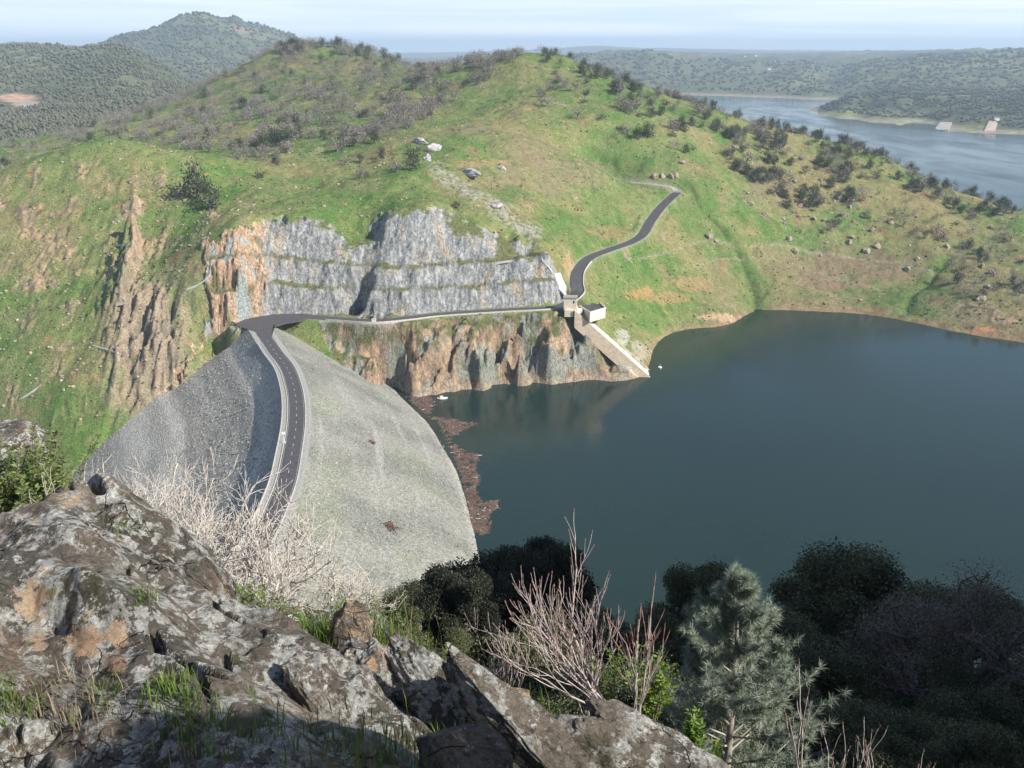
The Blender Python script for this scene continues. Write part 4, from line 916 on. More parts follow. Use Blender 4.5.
def gen_tuft(n):
    x = rng.uniform(-.6, .6, n * 4); Y = rng.uniform(480, 1150, n * 4); X = x * Y; z, m = terrain(X, Y); fz_ = face_z(X, Y)[0]
    d = fbm2(X / 25, Y / 25, 4, 45) ; ok = (rng.random(n * 4) < sstep(-.35, .45, d) * .9 + .1) & (m['dR'] > 6) & (z > 2) & (z > fz_ + .5) & (m['q'] + m['l'] < .5)
    return X[ok][:n], Y[ok][:n], z[ok][:n]
stones(15000, gen_tuft, 'hillside_tufts', .25, 1.1, [(.09, .11, .035), (.12, .14, .05), (.15, .14, .07), (.17, .15, .085), (.075, .09, .035)])
def gen_fill(n):
    cx = rng.uniform(-300, 40, n * 6); cy = rng.uniform(230, 560, n * 6); z, d, up, s_ = face_z(cx, cy); tz = height(cx, cy); tz = np.where(cy < 452, -99, tz)
    ok = (d > HALF + 1) & (z > -70) & (np.where(up > 0, z > -.6, True)) & (tz < z); px, py = project(cx, cy, z); ok &= (px > 20) & (px < 480) & (py < 640)
    return cx[ok][:n], cy[ok][:n], z[ok][:n] + .1
stones(14000, gen_fill, 'riprap_stones', .15, .5, [(.27, .27, .255), (.31, .305, .28), (.25, .255, .245), (.34, .335, .31), (.28, .265, .24)])

def cards(P_, size, asp=.6, up=0., r=rng):
    """one small leaf-shaped triangle pair per point"""
    n = len(P_); a = r.normal(size=(n, 3)); a[:, 2] += up; a /= np.linalg.norm(a, axis=1)[:, None]
    b = r.normal(size=(n, 3)); b -= (b * a).sum(1)[:, None] * a; b /= np.linalg.norm(b, axis=1)[:, None] + 1e-9
    s_ = np.broadcast_to(size, (n,))[:, None] * (.7 + .6 * r.random((n, 1)))
    V = np.stack([P_ - a * s_ * .5, P_ + b * s_ * asp * .5, P_ + a * s_ * .5, P_ - b * s_ * asp * .5], 1).reshape(-1, 3)
    return V, np.arange(n * 4).reshape(n, 4)
def blob_crown(nc, per, size, seed, flat=.75, base=.35):
    r = np.random.default_rng(seed); c = r.normal(size=(nc, 3)); c /= np.linalg.norm(c, axis=1)[:, None]; c *= (r.random((nc, 1)) ** .45) * .72; c[:, 2] = c[:, 2] * flat
    k = r.integers(0, nc, nc * per); P_ = c[k] + r.normal(size=(nc * per, 3)) * .21; P_[:, 2] += base + .55
    P_[:, 2] = np.maximum(P_[:, 2], base * .5); return cards(P_, size, .7, 0, r)
def treemat(name, cols, sc=.5):
    m = Mat(name); n = m.noise(sc, detail=3); oi = m.n('ShaderNodeObjectInfo').outputs['Random']
    c = m.ramp(n, (.3, cols[0]), (.55, cols[1]), (.75, cols[2])); c = m.mix(1., c, m.ramp(oi, (0., .75), (1., 1.25)), 'MULTIPLY'); return m.color(c, .9, .05)
barem = treemat('leafless twigs', [(.155, .14, .115), (.22, .198, .165), (.29, .262, .215)])
everm = treemat('evergreen leaves', [(.04, .05, .026), (.068, .082, .042), (.11, .125, .07)])
bushm = treemat('olive shrub', [(.06, .066, .035), (.105, .105, .062), (.155, .14, .09)])
barkm = plain('grey bark', (.17, .145, .125), .95, .3, 3., .1)
def proto(kind, seed):
    """unit tree, one metre high and wide: crown and trunk meshes"""
    r = np.random.default_rng(seed)
    if kind == 'bare': V, F = blob_crown(9, 30, .125, seed, .62, .28); mat = barem
    elif kind == 'ever': V, F = blob_crown(10, 75, .125, seed, .75, .25); mat = everm
    else: V, F = blob_crown(6, 26, .2, seed, .55, .02); mat = bushm
    V = V * np.array([.62, .62, .78]); t = MB()
    if kind != 'bush':
        t.tube([(0, 0, -.12), (.01, 0, .15), (.02, .01, .42)], [.05, .04, .025], 5)
        for k in range(5):
            a = r.uniform(0, 6.28); e = np.array([math.cos(a) * .38, math.sin(a) * .38, r.uniform(.5, .8)]); b_ = np.array([.01, 0, r.uniform(.2, .36)]); t.tube([b_, (b_ + e) / 2 + [0, 0, .04], e], [.03, .02, .008], 4)
    return V, F, mat, t
protos = {}
for kind, n in (('bare', 5), ('ever', 4), ('bush', 4)):
    protos[kind] = [proto(kind, 200 + k * 7 + len(kind)) for k in range(n)]
RG = [  # polygon in the picture, trees per hectare of ground, mix of bare / ever / bush, sizes, group, words
    ([(60, 140), (100, 124), (160, 103), (222, 70), (268, 44), (350, 38), (400, 62), (450, 62), (535, 48), (505, 72), (445, 108), (400, 137), (345, 143), (310, 150), (275, 160), (235, 160), (130, 140)], 125, (.83, .07, .10), (5, 9.5), 'woods on the hill behind the dam', 'woods covering the round hill'),
    ([(455, 62), (535, 48), (500, 75), (440, 112), (395, 138), (330, 152), (385, 120)], 150, (.88, .05, .07), (5, 9), 'woods on the hill behind the dam', 'woods covering the round hill'),
    ([(268, 44), (350, 38), (405, 64), (380, 68), (330, 52), (280, 58)], 170, (.6, .3, .1), (6, 11), 'woods on the hill behind the dam', 'woods covering the round hill'),
    ([(535, 46), (590, 60), (660, 92), (735, 112), (785, 128), (840, 138), (900, 158), (960, 182), (1030, 200), (1030, 222), (960, 212), (880, 185), (820, 165), (740, 145), (660, 118), (590, 82), (540, 60)], 125, (.42, .36, .22), (5, 9.5), 'trees along the right ridge', 'ridge above the lake on the right'),
    ([(540, 62), (600, 88), (680, 125), (720, 160), (680, 168), (600, 135), (530, 105)], 32, (.55, .2, .25), (7, 11.5), 'scattered trees on the central hill', 'open green face of the central hill'),
    ([(740, 135), (800, 140), (850, 155), (855, 200), (830, 240), (790, 215), (755, 185), (720, 160)], 210, (.4, .38, .22), (5, 9), 'trees on the craggy right hillside', 'craggy right hillside'),
    ([(850, 165), (900, 185), (1030, 225), (1030, 330), (960, 300), (900, 250), (860, 220)], 55, (.6, .2, .2), (5, 9), 'trees on the craggy right hillside', 'craggy right hillside'),
    ([(-10, 145), (60, 140), (100, 130), (230, 155), (330, 168), (420, 140), (440, 150), (360, 185), (210, 150), (115, 145), (60, 150), (-10, 172)], 32, (.6, .2, .2), (4, 8), 'trees behind the near left hill', 'grassy terrace above the quarry'),
    ([(0, 160), (240, 180), (500, 200), (640, 260), (560, 290), (640, 330), (860, 300), (860, 200), (600, 170), (300, 200), (200, 380), (0, 420)], 2.2, (.1, .15, .75), (2, 4.5), 'shrubs on the grass slopes', 'grass slopes'),
    ([(640, 285), (700, 280), (900, 290), (1020, 320), (1020, 336), (860, 310), (760, 300)], 6, (.05, .1, .85), (1.5, 3.5), 'shrubs near the far waterline', 'slope just above the waterline'),
    ([(905, 318), (925, 295), (950, 275), (935, 300), (920, 325)], 90, (.3, .2, .5), (2.5, 5), 'shrubs near the far waterline', 'slope just above the waterline')]
cand = []
for poly, dens, mixr, (s0, s1), grp, words in RG:
    N = 60000; uu = rng.uniform(-.62, .62, N); YY_ = 470 + (1600 - 470) * rng.random(N); 
    area = 1.24 * (1600 ** 2 - 470 ** 2) / 2; keep = rng.random(N) < YY_ / 1600
    X_, Y_ = (uu * YY_)[keep], YY_[keep]; z_ = base_h(X_, Y_); qx, qy = project(X_, Y_, z_); ok = inpoly(qx, qy, poly)
    X_, Y_ = X_[ok], Y_[ok]; per = area / keep.sum() / 1e4
    clump = sstep(-.25, .3, fbm2(X_ / 38, Y_ / 38, 3, 300)) * 1.45 + .06; ok = rng.random(len(X_)) < dens * per * clump
    X_, Y_ = X_[ok], Y_[ok]
    if not len(X_): continue
    z_, m = terrain(X_, Y_); ok = (m['dR'] > 8) & (z_ > 1.5) & (m['q'] + m['l'] < .5) & (z_ > face_z(X_, Y_)[0] + 1)
    for x, y, z in zip(X_[ok], Y_[ok], z_[ok]):
        k = rng.choice(3, p=mixr); s_ = rng.uniform(s0, s1) * (1, 1, .62)[k] * (.85 + .3 * rng.random())
        cand.append((x, y, z, s_, ('bare', 'ever', 'bush')[k], grp, words))
for x, y, s_, k, grp, lab in ((198, 199, 21, 'ever', None, 'larger left crown of the two dark oaks alone on the left grass hill'), (210, 211, 16, 'ever', None, 'smaller right crown of the two dark oaks alone on the left grass hill'), (412, 171, 13, 'ever', None, 'round dark oak beside a grey shrub above the quarry'),
                          (262, 150, 11, 'ever', 'dark oaks', 'left one of the dark oaks at the wood edge behind the terrace'), (276, 147, 15, 'ever', 'dark oaks', 'biggest of the dark oaks at the wood edge behind the terrace'), (287, 145, 11, 'ever', 'dark oaks', 'right one of the dark oaks at the wood edge behind the terrace'),
                          (350, 46, 13, 'ever', None, 'left tall tree on top of the round hill'), (357, 47, 12, 'ever', None, 'right tall tree on top of the round hill'), (397, 172, 8, 'bare', None, 'grey leafless shrub left of the round dark oak above the quarry'),
                          (261, 178, 7, 'bush', None, 'lone grey shrub on the grass below the dark oak group'), (456, 209, 6, 'bush', None, 'dark shrub on the grass right above the quarry top'), (747, 164, 12, 'bare', None, 'lone grey oak casting shadow left of the craggy hillside')):
    p = onland(x, y); cand.append((p[0], p[1], p[2], s_, k, grp, '!' + lab))
cand.sort(key=lambda c: -c[3] / c[1]); count = {'bare': 0, 'ever': 0, 'bush': 0}; LIM = {'bare': 280, 'ever': 230, 'bush': 200}
NAME = {'bare': ('bare_oak', 'grey leafless oak', 'tree'), 'ever': ('evergreen_oak', 'dark evergreen oak', 'tree'), 'bush': ('shrub', 'low olive grey shrub', 'shrub')}
pm = {}
def tree_mesh(kind, i):
    if (kind, i) not in pm:
        V, F, mat, t = protos[kind][i]; o = mesh(NAME[kind][0], V, F, mat, None, False); t_ = t.build('trunk', barkm) if t.V else None
        pm[(kind, i)] = (o.data, t_.data if t_ else None); bpy.data.objects.remove(o)
        if t_: bpy.data.objects.remove(t_)
    return pm[(kind, i)]
rest = {'bare': [], 'ever': [], 'bush': []}
for x, y, z, s_, kind, grp, words in cand:
    named = words[0] == '!'
    if count[kind] >= LIM[kind] and not named: rest[kind].append((x, y, z, s_)); continue
    count[kind] += 1; i = rnd.randrange(len(protos[kind])); me_, tm = tree_mesh(kind, i); nm, lab, cat = NAME[kind]
    wide = (1.15, 1., 1.5)[('bare', 'ever', 'bush').index(kind)]
    if kind != 'bush':
        o = empty(nm, (x, y, z), rnd.uniform(0, 6.28)); c_ = bpy.data.objects.new('crown', me_); t_ = bpy.data.objects.new('trunk', tm)
        for q in (c_, t_): COL.objects.link(q); q.parent = o
    else:
        o = bpy.data.objects.new(nm, me_); COL.objects.link(o); o.location = (x, y, z); o.rotation_euler = (0, 0, rnd.uniform(0, 6.28))
    o.scale = (s_ * wide, s_ * wide, s_); where = {'woods covering the round hill': 'in the', 'ridge above the lake on the right': 'along the', }.get(words, 'on the')
    tag(o, words[1:] if named else f'{lab} {where} {words}', cat, grp)
for kind, L_ in rest.items():
    if not L_: continue
    Vs, Fs, n0 = [], [], 0; mat = protos[kind][0][2]
    for x, y, z, s_ in L_:
        V, F, _, _ = protos[kind][rnd.randrange(len(protos[kind]))]; keepn = int(len(F) * (.75 if s_ / y > .006 else .5)); Fk = F[:keepn]; Vk = V[:keepn * 4]; a = rnd.uniform(0, 6.28); c, s2 = math.cos(a), math.sin(a)
        wide = (1.15, 1., 1.5)[('bare', 'ever', 'bush').index(kind)] * s_
        Vs.append(np.stack([(Vk[:, 0] * c - Vk[:, 1] * s2) * wide + x, (Vk[:, 0] * s2 + Vk[:, 1] * c) * wide + y, Vk[:, 2] * s_ + z], -1)); Fs.append(Fk + n0); n0 += len(Vk)
    tag(mesh({'bare': 'leafless_woods', 'ever': 'evergreen_woods', 'bush': 'hillside_shrubbery'}[kind], np.concatenate(Vs), np.concatenate(Fs), mat, None, False), kind='stuff')
print('TREES', len(cand), {k: len(v) for k, v in rest.items()}, count)
# far woods: small clumps on the distant hills
N = 300000; uu = rng.uniform(-.66, .66, N); Yw = np.exp(rng.uniform(math.log(1345), math.log(6500), N)); Xw = uu * Yw
zw = far_height(Xw, Yw); qx, qy = project(Xw, Yw, zw); d = fbm2(Xw / 150, Yw / 150, 4, 310) + .3 * fbm2(Xw / 45, Yw / 45, 2, 311)
ok = (zw > 9) & (qy > 5) & (rng.random(N) < (sstep(-.2, .3, d) * .5 + .10) * (.72 + .25 * ((qx < 260) & (qy > 92))) * np.where((qx > 450) & (Yw > 3600), .4, 1.)) & (np.exp(-((qx - 20) / 26) ** 2 - ((qy - 100) / 8) ** 2) < .4) & (np.exp(-((qx - 955) / 60) ** 2 - ((qy - 128) / 7) ** 2) < .5)
Xw, Yw, zw, qx, qy = Xw[ok][:60000], Yw[ok][:60000], zw[ok][:60000], qx[ok][:60000], qy[ok][:60000]; n = len(Xw)
V0, F0 = ico(1); V0 = V0 * (1 + .3 * np.random.default_rng(9).normal(size=(len(V0), 1)) * .5)
s_ = (3.6 + 4.6 * rng.random(n)) * np.clip(Yw / 3000, .75, 1.9); sc = s_[:, None] * np.stack([.5 + .5 * rng.random(n), .5 + .5 * rng.random(n), .45 + .3 * rng.random(n)], -1)
V = V0[None] * sc[:, None] ; V = V + np.stack([Xw, Yw, zw + s_ * .35], -1)[:, None]
cols = np.array([(.05, .066, .032), (.075, .088, .046), (.155, .13, .112), (.13, .115, .092)]); pr = np.where((qx < 200) & (qy > 92), 3, 0)
ci = np.where(rng.random(n) < np.where((qx < 330) & (qy > 100), .75, .4), rng.integers(2, 4, n), rng.integers(0, 2, n)); cc = cols[ci] * (.7 + .6 * rng.random((n, 1)))
cc = cc * .36 + .64 * np.array([(.108, .112, .068)])
fw = Mat('distant woods'); fw.color(fw.attr(), .95, .05)
tag(mesh('distant_woods', V.reshape(-1, 3), (F0[None] + (np.arange(n) * len(V0))[:, None, None]).reshape(-1, 3), fw.m, None, False, np.repeat(cc, len(V0), 0)), kind='stuff')
# ------------------------------------------------------------------ the hilltop the photograph is taken from
def ground_fg(X, Y):
    X = np.asarray(X, float); Y = np.asarray(Y, float)
    right = sstep(-.05, .25, X / (np.abs(Y) + 3.))
    d = np.interp(Y, [-60, -10, 0, 2.2, 3, 3.6, 4.2, 6, 9, 14, 30, 60], [-3, 1.0, 1.7, 2.25, 2.75, 3.2, 3.72, 5.0, 7.0, 10.2, 21.2, 42.])
    d = d + np.maximum(Y - 60, 0) * .665 + right * np.clip(Y - 3.2, 0, 60) * .20 + right * np.maximum(Y - 64.5, 0) * .05
    z = CAM_Z - d
    z = z + 66 * np.exp(-((X - 62) / 17) ** 2 - ((Y - 19) / 17) ** 2) + 7 * np.exp(-((X - 30) / 14) ** 2 - ((Y + 4) / 14) ** 2)   # unseen knob added off to the right to shade the live oaks
    z = z + 1.05 * np.exp(-((X + .95) / 1.0) ** 2 - ((Y - 5.2) / .95) ** 2)
    z = z + 27 * np.exp(-((X + 95) / 60) ** 2 - ((Y - 220) / 18) ** 2)      # abutment where the dam meets the hill
    far = sstep(5, 25, np.hypot(X, Y))
    return z + far * (fbm2(X / 9, Y / 9, 3, 400) * .9) + (fbm2(X / 1.1, Y / 1.1, 3, 401) * .10) + fbm2(X / .2, Y / .2, 2, 402) * .015
ra = np.concatenate([np.arange(.05, 7, .035), np.exp(np.arange(math.log(7.), math.log(420), .018))]); th = np.linspace(-2.2, 2.2, 420)
RR, TT = np.meshgrid(ra, th, indexing='ij'); Xn = (RR * np.sin(TT)).ravel(); Yn = (RR * np.cos(TT)).ravel(); Zn = ground_fg(Xn, Yn)
n1 = fbm2(Xn / .8, Yn / .8, 4, 410); n2 = fbm2(Xn / 6, Yn / 6, 3, 411)
cg = mixc((.055, .045, .032), (.05, .075, .022), sstep(-.1, .3, n1 + n2)); cg = mixc(cg, (.14, .12, .08), sstep(.15, .5, n1 - n2) * .6)
gm = Mat('hilltop soil'); f1 = gm.noise(14, detail=6, rough=.7); gm.color(gm.mix(1., gm.attr(), gm.ramp(f1, (.3, .55), (.7, 1.4)), 'MULTIPLY'), .95, .1); gm.bump(f1, .8, .05)
Fn = grid_faces(*RR.shape); keep = ~((Zn[Fn].max(1) < -6))
tag(mesh('hilltop_ground', np.stack([Xn, Yn, Zn], -1), Fn[keep][:, ::-1], gm.m, None, True, cg), kind='structure')

# ------------------------------------------------------------------ lichen covered rock
def lichen(name, tone=1., patch=.0):
    m = Mat(name); p = m.pos()
    big = m.noise(1.3, detail=5, rough=.6); med = m.noise(5., detail=7, rough=.68, dist=.4); fin = m.noise(38., detail=5, rough=.7)
    fol = m.noise(5., m.map(p, (3.2, 4.6, 4.6), (0, R(28), R(-38))), 9, .76, .1)
    base = m.mix(m.ramp(big, (.40, 0.), (.62, 1.)), (.125 * tone, .112 * tone, .094 * tone), (.26 * tone, .218 * tone, .172 * tone))
    base = m.mix(m.ramp(m.noise(2.6, detail=6, rough=.65, dist=.6), (.56, 0.), (.72, .7)), base, (.24, .15, .095))
    base = m.mix(1., base, m.ramp(fol, (.34, .34), (.46, .95), (.70, 1.35)), 'MULTIPLY')
    base = m.mix(m.ramp(m.noise(3.1, detail=6, rough=.7), (.54, 0.), (.66, .8)), base, (.07, .072, .038))          # dark moss film
    lm = m.math('MULTIPLY', m.ramp(m.noise(9., detail=9, rough=.76, dist=.25), (.500, 0.), (.516, 1.)), m.ramp(m.noise(1.9, detail=5), (.40 - patch, 0.), (.50 - patch, 1.)))
    base = m.mix(m.math('MULTIPLY', lm, .93), base, m.mix(m.ramp(fin, (.35, 0.), (.65, 1.)), (.40, .40, .36), (.68, .67, .62)))
    lm2 = m.ramp(m.noise(21., detail=5, rough=.7), (.60, 0.), (.64, .85)); base = m.mix(lm2, base, (.42, .42, .37))
    ye = m.ramp(m.noise(4.4, m.map(p, (1, 1, 1), (.4, .2, 0)), 5, .6), (.66, 0.), (.70, .8)); base = m.mix(ye, base, (.30, .22, .07))
    base = m.mix(1., base, m.ramp(fin, (.3, .62), (.7, 1.3)), 'MULTIPLY')
    wp = m.n('ShaderNodeVectorMath', operation='ADD'); nv = m.n('ShaderNodeTexNoise'); m.L.new(p, nv.inputs['Vector']); nv.inputs['Scale'].default_value = 3.; nv.inputs['Detail'].default_value = 4; sc_ = m.n('ShaderNodeVectorMath', operation='SCALE'); m.L.new(nv.outputs['Color'], sc_.inputs[0]); sc_.inputs['Scale'].default_value = .35; m.L.new(p, wp.inputs[0]); m.L.new(sc_.outputs[0], wp.inputs[1])
    ck = m.voro(1.5, m.map(wp.outputs[0], (1., 2.2, 1.6), (0, R(25), R(-38))), 'DISTANCE_TO_EDGE'); crk = m.ramp(m.math('ADD', ck, m.ramp(m.noise(1.1, detail=3), (.46, 1.), (.56, 0.))), (.0, .22), (.010, 1.)); base = m.mix(1., base, crk, 'MULTIPLY')
    if patch >= 0:
        at_ = m.n('ShaderNodeAttribute', attribute_name='col'); sp_ = m.n('ShaderNodeSeparateColor'); m.L.new(at_.outputs['Color'], sp_.inputs[0])
        tan = m.mix(m.ramp(med, (.35, 0.), (.6, 1.)), (.40, .24, .15), (.58, .44, .30))
        base = m.mix(m.ramp(m.math('ADD', sp_.outputs[0], m.math('MULTIPLY', m.math('SUBTRACT', m.noise(7., m.map(p, (1, 1.6, 1), (0, 0, R(-38))), 8, .7, .5), .5), 3.2)), (.50, 0.), (.56, 1.)), base, m.mix(1., tan, m.ramp(fol, (.30, .5), (.5, 1.), (.75, 1.15)), 'MULTIPLY'))
    h = m.math('ADD', m.math('MULTIPLY', fol, .6), m.math('ADD', m.math('MULTIPLY', med, .7), m.math('MULTIPLY', fin, .14)))
    h = m.math('ADD', h, m.math('MULTIPLY', crk, .5)); m.bump(h, 1., .11); return m.color(base, .93, .15)
lich = lichen('lichen rock'); 
# main outcrop: surface read as distances through the picture
O = [(0, 518, 5.35), (30, 506, 5.5), (65, 498, 5.62), (110, 512, 5.5), (135, 530, 5.3), (175, 560, 5.0), (205, 590, 4.68), (245, 610, 4.46), (300, 641, 4.2), (335, 676, 3.95), (365, 705, 3.75), (400, 735, 3.55), (440, 768, 3.35),
     (0, 545, 4.75), (60, 535, 4.8), (110, 552, 4.75), (150, 585, 4.45), (25, 566, 4.3), (60, 572, 4.22), (100, 580, 4.2), (190, 605, 4.3), (130, 596, 4.08), (230, 640, 4.1), (265, 655, 3.98),
     (30, 600, 4.08), (40, 640, 3.9), (15, 655, 3.86), (60, 660, 3.84), (78, 607, 3.9), (112, 604, 3.92), (150, 607, 3.95), (95, 645, 3.74), (70, 682, 3.66), (120, 682, 3.64), (150, 640, 3.82), (190, 650, 3.85), (160, 690, 3.58), (200, 690, 3.62), (250, 690, 3.72), (300, 695, 3.8), (330, 720, 3.62), (290, 740, 3.3), (360, 750, 3.3),
     (0, 690, 3.62), (40, 700, 3.52), (100, 700, 3.52), (0, 768, 3.0), (60, 768, 2.98), (120, 768, 2.95), (180, 768, 2.9), (240, 768, 2.85), (150, 720, 3.32), (220, 725, 3.25), (60, 735, 3.25), (300, 768, 2.9), (-60, 700, 3.5), (-60, 768, 3.0), (-60, 600, 4.1), (-60, 520, 5.3), (-120, 560, 4.7), (-120, 700, 3.5)]
OP = [D(*p) for p in O]; tops = [D(*p) for p in O[:13]]
for p in tops: OP += [(p[0] + .18, p[1] + .35, p[2] - .55), (p[0] + .5, p[1] + 1.0, p[2] - 1.7)]
rb = RBF(OP)
xs = np.arange(-3.9, .75, .011); ys = np.arange(1.9, 6.7, .011); XO, YO = np.meshgrid(xs, ys)
def rock_h(X, Y):
    a = (X * .80 - Y * .60); b = (X * .60 + Y * .80)
    wx = fbm2(X / .5, Y / .5, 3, 420) * .10
    z = blur(rb(X + wx, Y + wx), 3) if X.ndim == 2 else rb(X + wx, Y + wx)
    lay = b * 3.2 + fbm2(a / .9, b / .5, 3, 421) * 1.2; saw = lay - np.floor(lay); z = z + .04 * (np.minimum(saw, (1 - saw) * 5) - .45) * sstep(-.25, .25, fbm2(X / .7, Y / .7, 2, 422) + .12)
    lay = a * 1.5 + fbm2(a / .8, b / .8, 3, 431) * 1.1; saw = lay - np.floor(lay); z = z + .035 * (np.minimum(saw, (1 - saw) * 5) - .5) * sstep(-.1, .3, fbm2(X / .9, Y / .9, 2, 432))
    z = z + fbm2(a / .55, b / .16, 4, 423, .55, True) * .035 + fbm2(X / .35, Y / .35, 4, 424) * .03 + fbm2(a / .12, b / .04, 3, 425, .6, True) * .012
    z = z + (facetmax(a / .85 + wx, b / .42, 21, 1.6, .6, 2) * .21 + facetmax(a / .33, b / .17 + wx, 22, 1.6, .65, 2) * .075 + facetmax(a / .11, b / .065, 23, 1.4, .8) * .02) - .22
    cr_ = np.abs(fbm2(a / 1.1, b / .45, 3, 426)); z = z - .16 * np.exp(-(cr_ / .022) ** 2) * sstep(0, .2, fbm2(X / .8, Y / .8, 2, 427) + .1)
    return z
ZO = blur(rock_h(XO, YO), 1); opx, opy = project(XO, YO, ZO)
tanp = np.zeros(XO.shape)
for bx, by, sx, sy in ((90, 640, 26, 24), (120, 630, 16, 22), (30, 600, 16, 26), (72, 500, 15, 8), (118, 664, 10, 14), (38, 640, 10, 12)): tanp = np.maximum(tanp, np.exp(-((opx - bx) / sx) ** 2 - ((opy - by) / sy) ** 2))
oc = np.zeros((XO.size, 3)); oc[:, 0] = tanp.ravel()
FO = grid_faces(*XO.shape); zg = ground_fg(XO.ravel(), YO.ravel()); kp = (ZO.ravel()[FO] > zg[FO] - .35).any(1)
f = FO[kp]; ids, inv = np.unique(f, return_inverse=True)
ro_ = mesh('rock_outcrop', np.stack([XO.ravel(), YO.ravel(), ZO.ravel()], -1)[ids], inv.reshape(-1, 4), lich, None, False, oc[ids]); tag(ro_, 'huge lichen covered rock outcrop with tan broken faces, filling the lower left corner', 'outcrop')
fg_rock = lambda x, y: np.maximum(rock_h(np.atleast_1d(float(x)), np.atleast_1d(float(y))), ground_fg(np.atleast_1d(float(x)), np.atleast_1d(float(y))))[0]

def near_rock(name, px, py, Y, size, seed, lab, mat=None, tilt=(0, 0, 0), tan=0., sub=6, cat='rock', rough=.30):
    V, F = rock_shape(sub, seed, rough, 9); nn = V / np.linalg.norm(V, axis=1)[:, None]
    V = V + nn * (fbm3(V * np.array([2., 6, 6]), 5, seed + 3, .6, True) * .05)[:, None]
    V = V * np.array(size); from mathutils import Euler
    V = V @ np.array(Euler(tilt).to_matrix()).T; o = mesh(name, V, F, mat or lich, None, True, np.full((len(V), 3), tan)); o.location = D(px, py, Y); return tag(o, lab, cat)
dip = (R(-20), R(38), R(-32))
near_rock('lichen_rock', 372, 688, 4.05, (.30, .19, .17), 501, 'wedge shaped boulder with white lichen top and brown shaded underside', None, (R(-20), R(50), R(-40)), .35)
near_rock('dark_slab', 440, 712, 3.95, (.46, .14, .17), 502, 'dark jagged slab leaning down right of the wedge shaped boulder', None, (R(0), R(42), R(-30)), .0)
near_rock('lichen_slab', 540, 748, 3.62, (.62, .15, .16), 503, 'long pale lichen slab running down to the bottom edge, sunlit along its ridge', None, (R(10), R(36), R(-22)), .0)
near_rock('round_rock', 468, 768, 3.1, (.20, .17, .16), 504, 'low rock cut by the bottom edge below the long lichen slab', None, dip, .3)
near_rock('mossy_rock', 600, 752, 3.7, (.22, .17, .19), 505, 'dark mossy rock at the foot of the bare pink twigged shrub', None, dip, .0)
near_rock('ridge_slab', 672, 765, 3.75, (.42, .16, .14), 506, 'pale edged dark slab at the bottom, rightmost of the near rocks', None, (R(10), R(32), R(-20)), .0)
near_rock('pointed_rock', 350, 628, 5.0, (.12, .10, .20), 507, 'small pointed brown rock standing behind the wedge shaped boulder', None, (0, R(10), 0), .45, 5)
near_rock('tan_stone', 516, 700, 4.35, (.10, .08, .055), 508, 'small rounded tan stone beside the bare pink twigged shrub', None, (0, 0, 0), .6, 4)
near_rock('dark_stone', 404, 650, 5.0, (.07, .07, .13), 509, 'small upright dark stone in the green weeds', None, (0, R(-8), 0), .0, 4)
near_rock('lichen_rock', 335, 716, 3.7, (.30, .13, .12), 510, 'shaded lichen rock tucked between the big outcrop and the wedge shaped boulder', None, (R(-5), R(40), R(-32)), .0)
near_rock('brown_crag', -4, 462, 14., (1.05, 1.0, .62), 511, 'rounded brown crag at the left edge behind the bright green bush', None, (R(0), R(12), R(-20)), .2)
near_rock('shade_boulder', 1530, 700, 2.9, (1.0, .95, 3.3), 512, 'boulder', None, (0, 0, 0), .0, 5)['label'] = 'large unseen boulder added beyond the right edge to shade the ground'; bpy.data.objects['shade_boulder'].location = (4.8, .0, CAM_Z - 1.1)  # added out of view to throw a shadow over the near ground
for k, (x, y, Y, s_) in enumerate([(390, 652, 4.8, .05), (426, 665, 4.6, .06), (196, 605, 5.6, .10), (262, 598, 6.2, .10), (290, 606, 6.0, .07)]):
    near_rock('loose_stone', x, y, Y, (s_ * 1.3, s_, s_ * .8), 520 + k, ['little stone in the weeds right of the upright dark stone', 'little stone at the top of the dark jagged slab', 'grey stone on the right edge of the huge outcrop below the pale shrubs', 'grey stone half hidden in grass below the pale shrubs', 'small stone in grass right of the half hidden grey one'][k], None, (0, 0, k), .2, 4)

# ------------------------------------------------------------------ shrubs and trees close by
def branch(mb, p, d, L, r, depth, cfg, tips, rr):
    n = 5; pts = [np.array(p)]; d = np.array(d, float)
    for i in range(n):
        d = d + np.array([rr.gauss(0, cfg['wig']), rr.gauss(0, cfg['wig']), rr.gauss(0, cfg['wig']) + cfg['up']]); d /= np.linalg.norm(d); pts.append(pts[-1] + d * L / n)
    mb.tube(pts, np.linspace(r, r * cfg['taper'], n + 1), 5 if r > .008 else 4)
    if depth == 0: tips.append((pts[-1], d)); return
    for k in range(cfg['kids']):
        t = rr.uniform(.35, 1.0) if k else 1.; i = min(int(t * n), n); a = np.array([rr.gauss(0, 1), rr.gauss(0, 1), rr.gauss(0, .7)]); a -= a.dot(d) * d; a /= np.linalg.norm(a)
        nd = d * math.cos(cfg['ang']) + a * math.sin(cfg['ang']) * rr.uniform(.5, 1.15)
        branch(mb, pts[i], nd, L * cfg['shrink'] * rr.uniform(.7, 1.15), max(r * cfg['taper'] * (.95 if k == 0 else .75), cfg['rmin']), depth - 1, cfg, tips, rr)
palem = plain('pale bare twigs', (.50, .455, .40), .85, .25, 20., .15); pinkm = plain('pinkish bare twigs', (.38, .32, .295), .8, .3, 25., .2); budm = plain('red brown buds', (.23, .125, .10), .8, .3, 20.); greyb = plain('grey brown twigs', (.15, .12, .105), .9, .3, 10.)
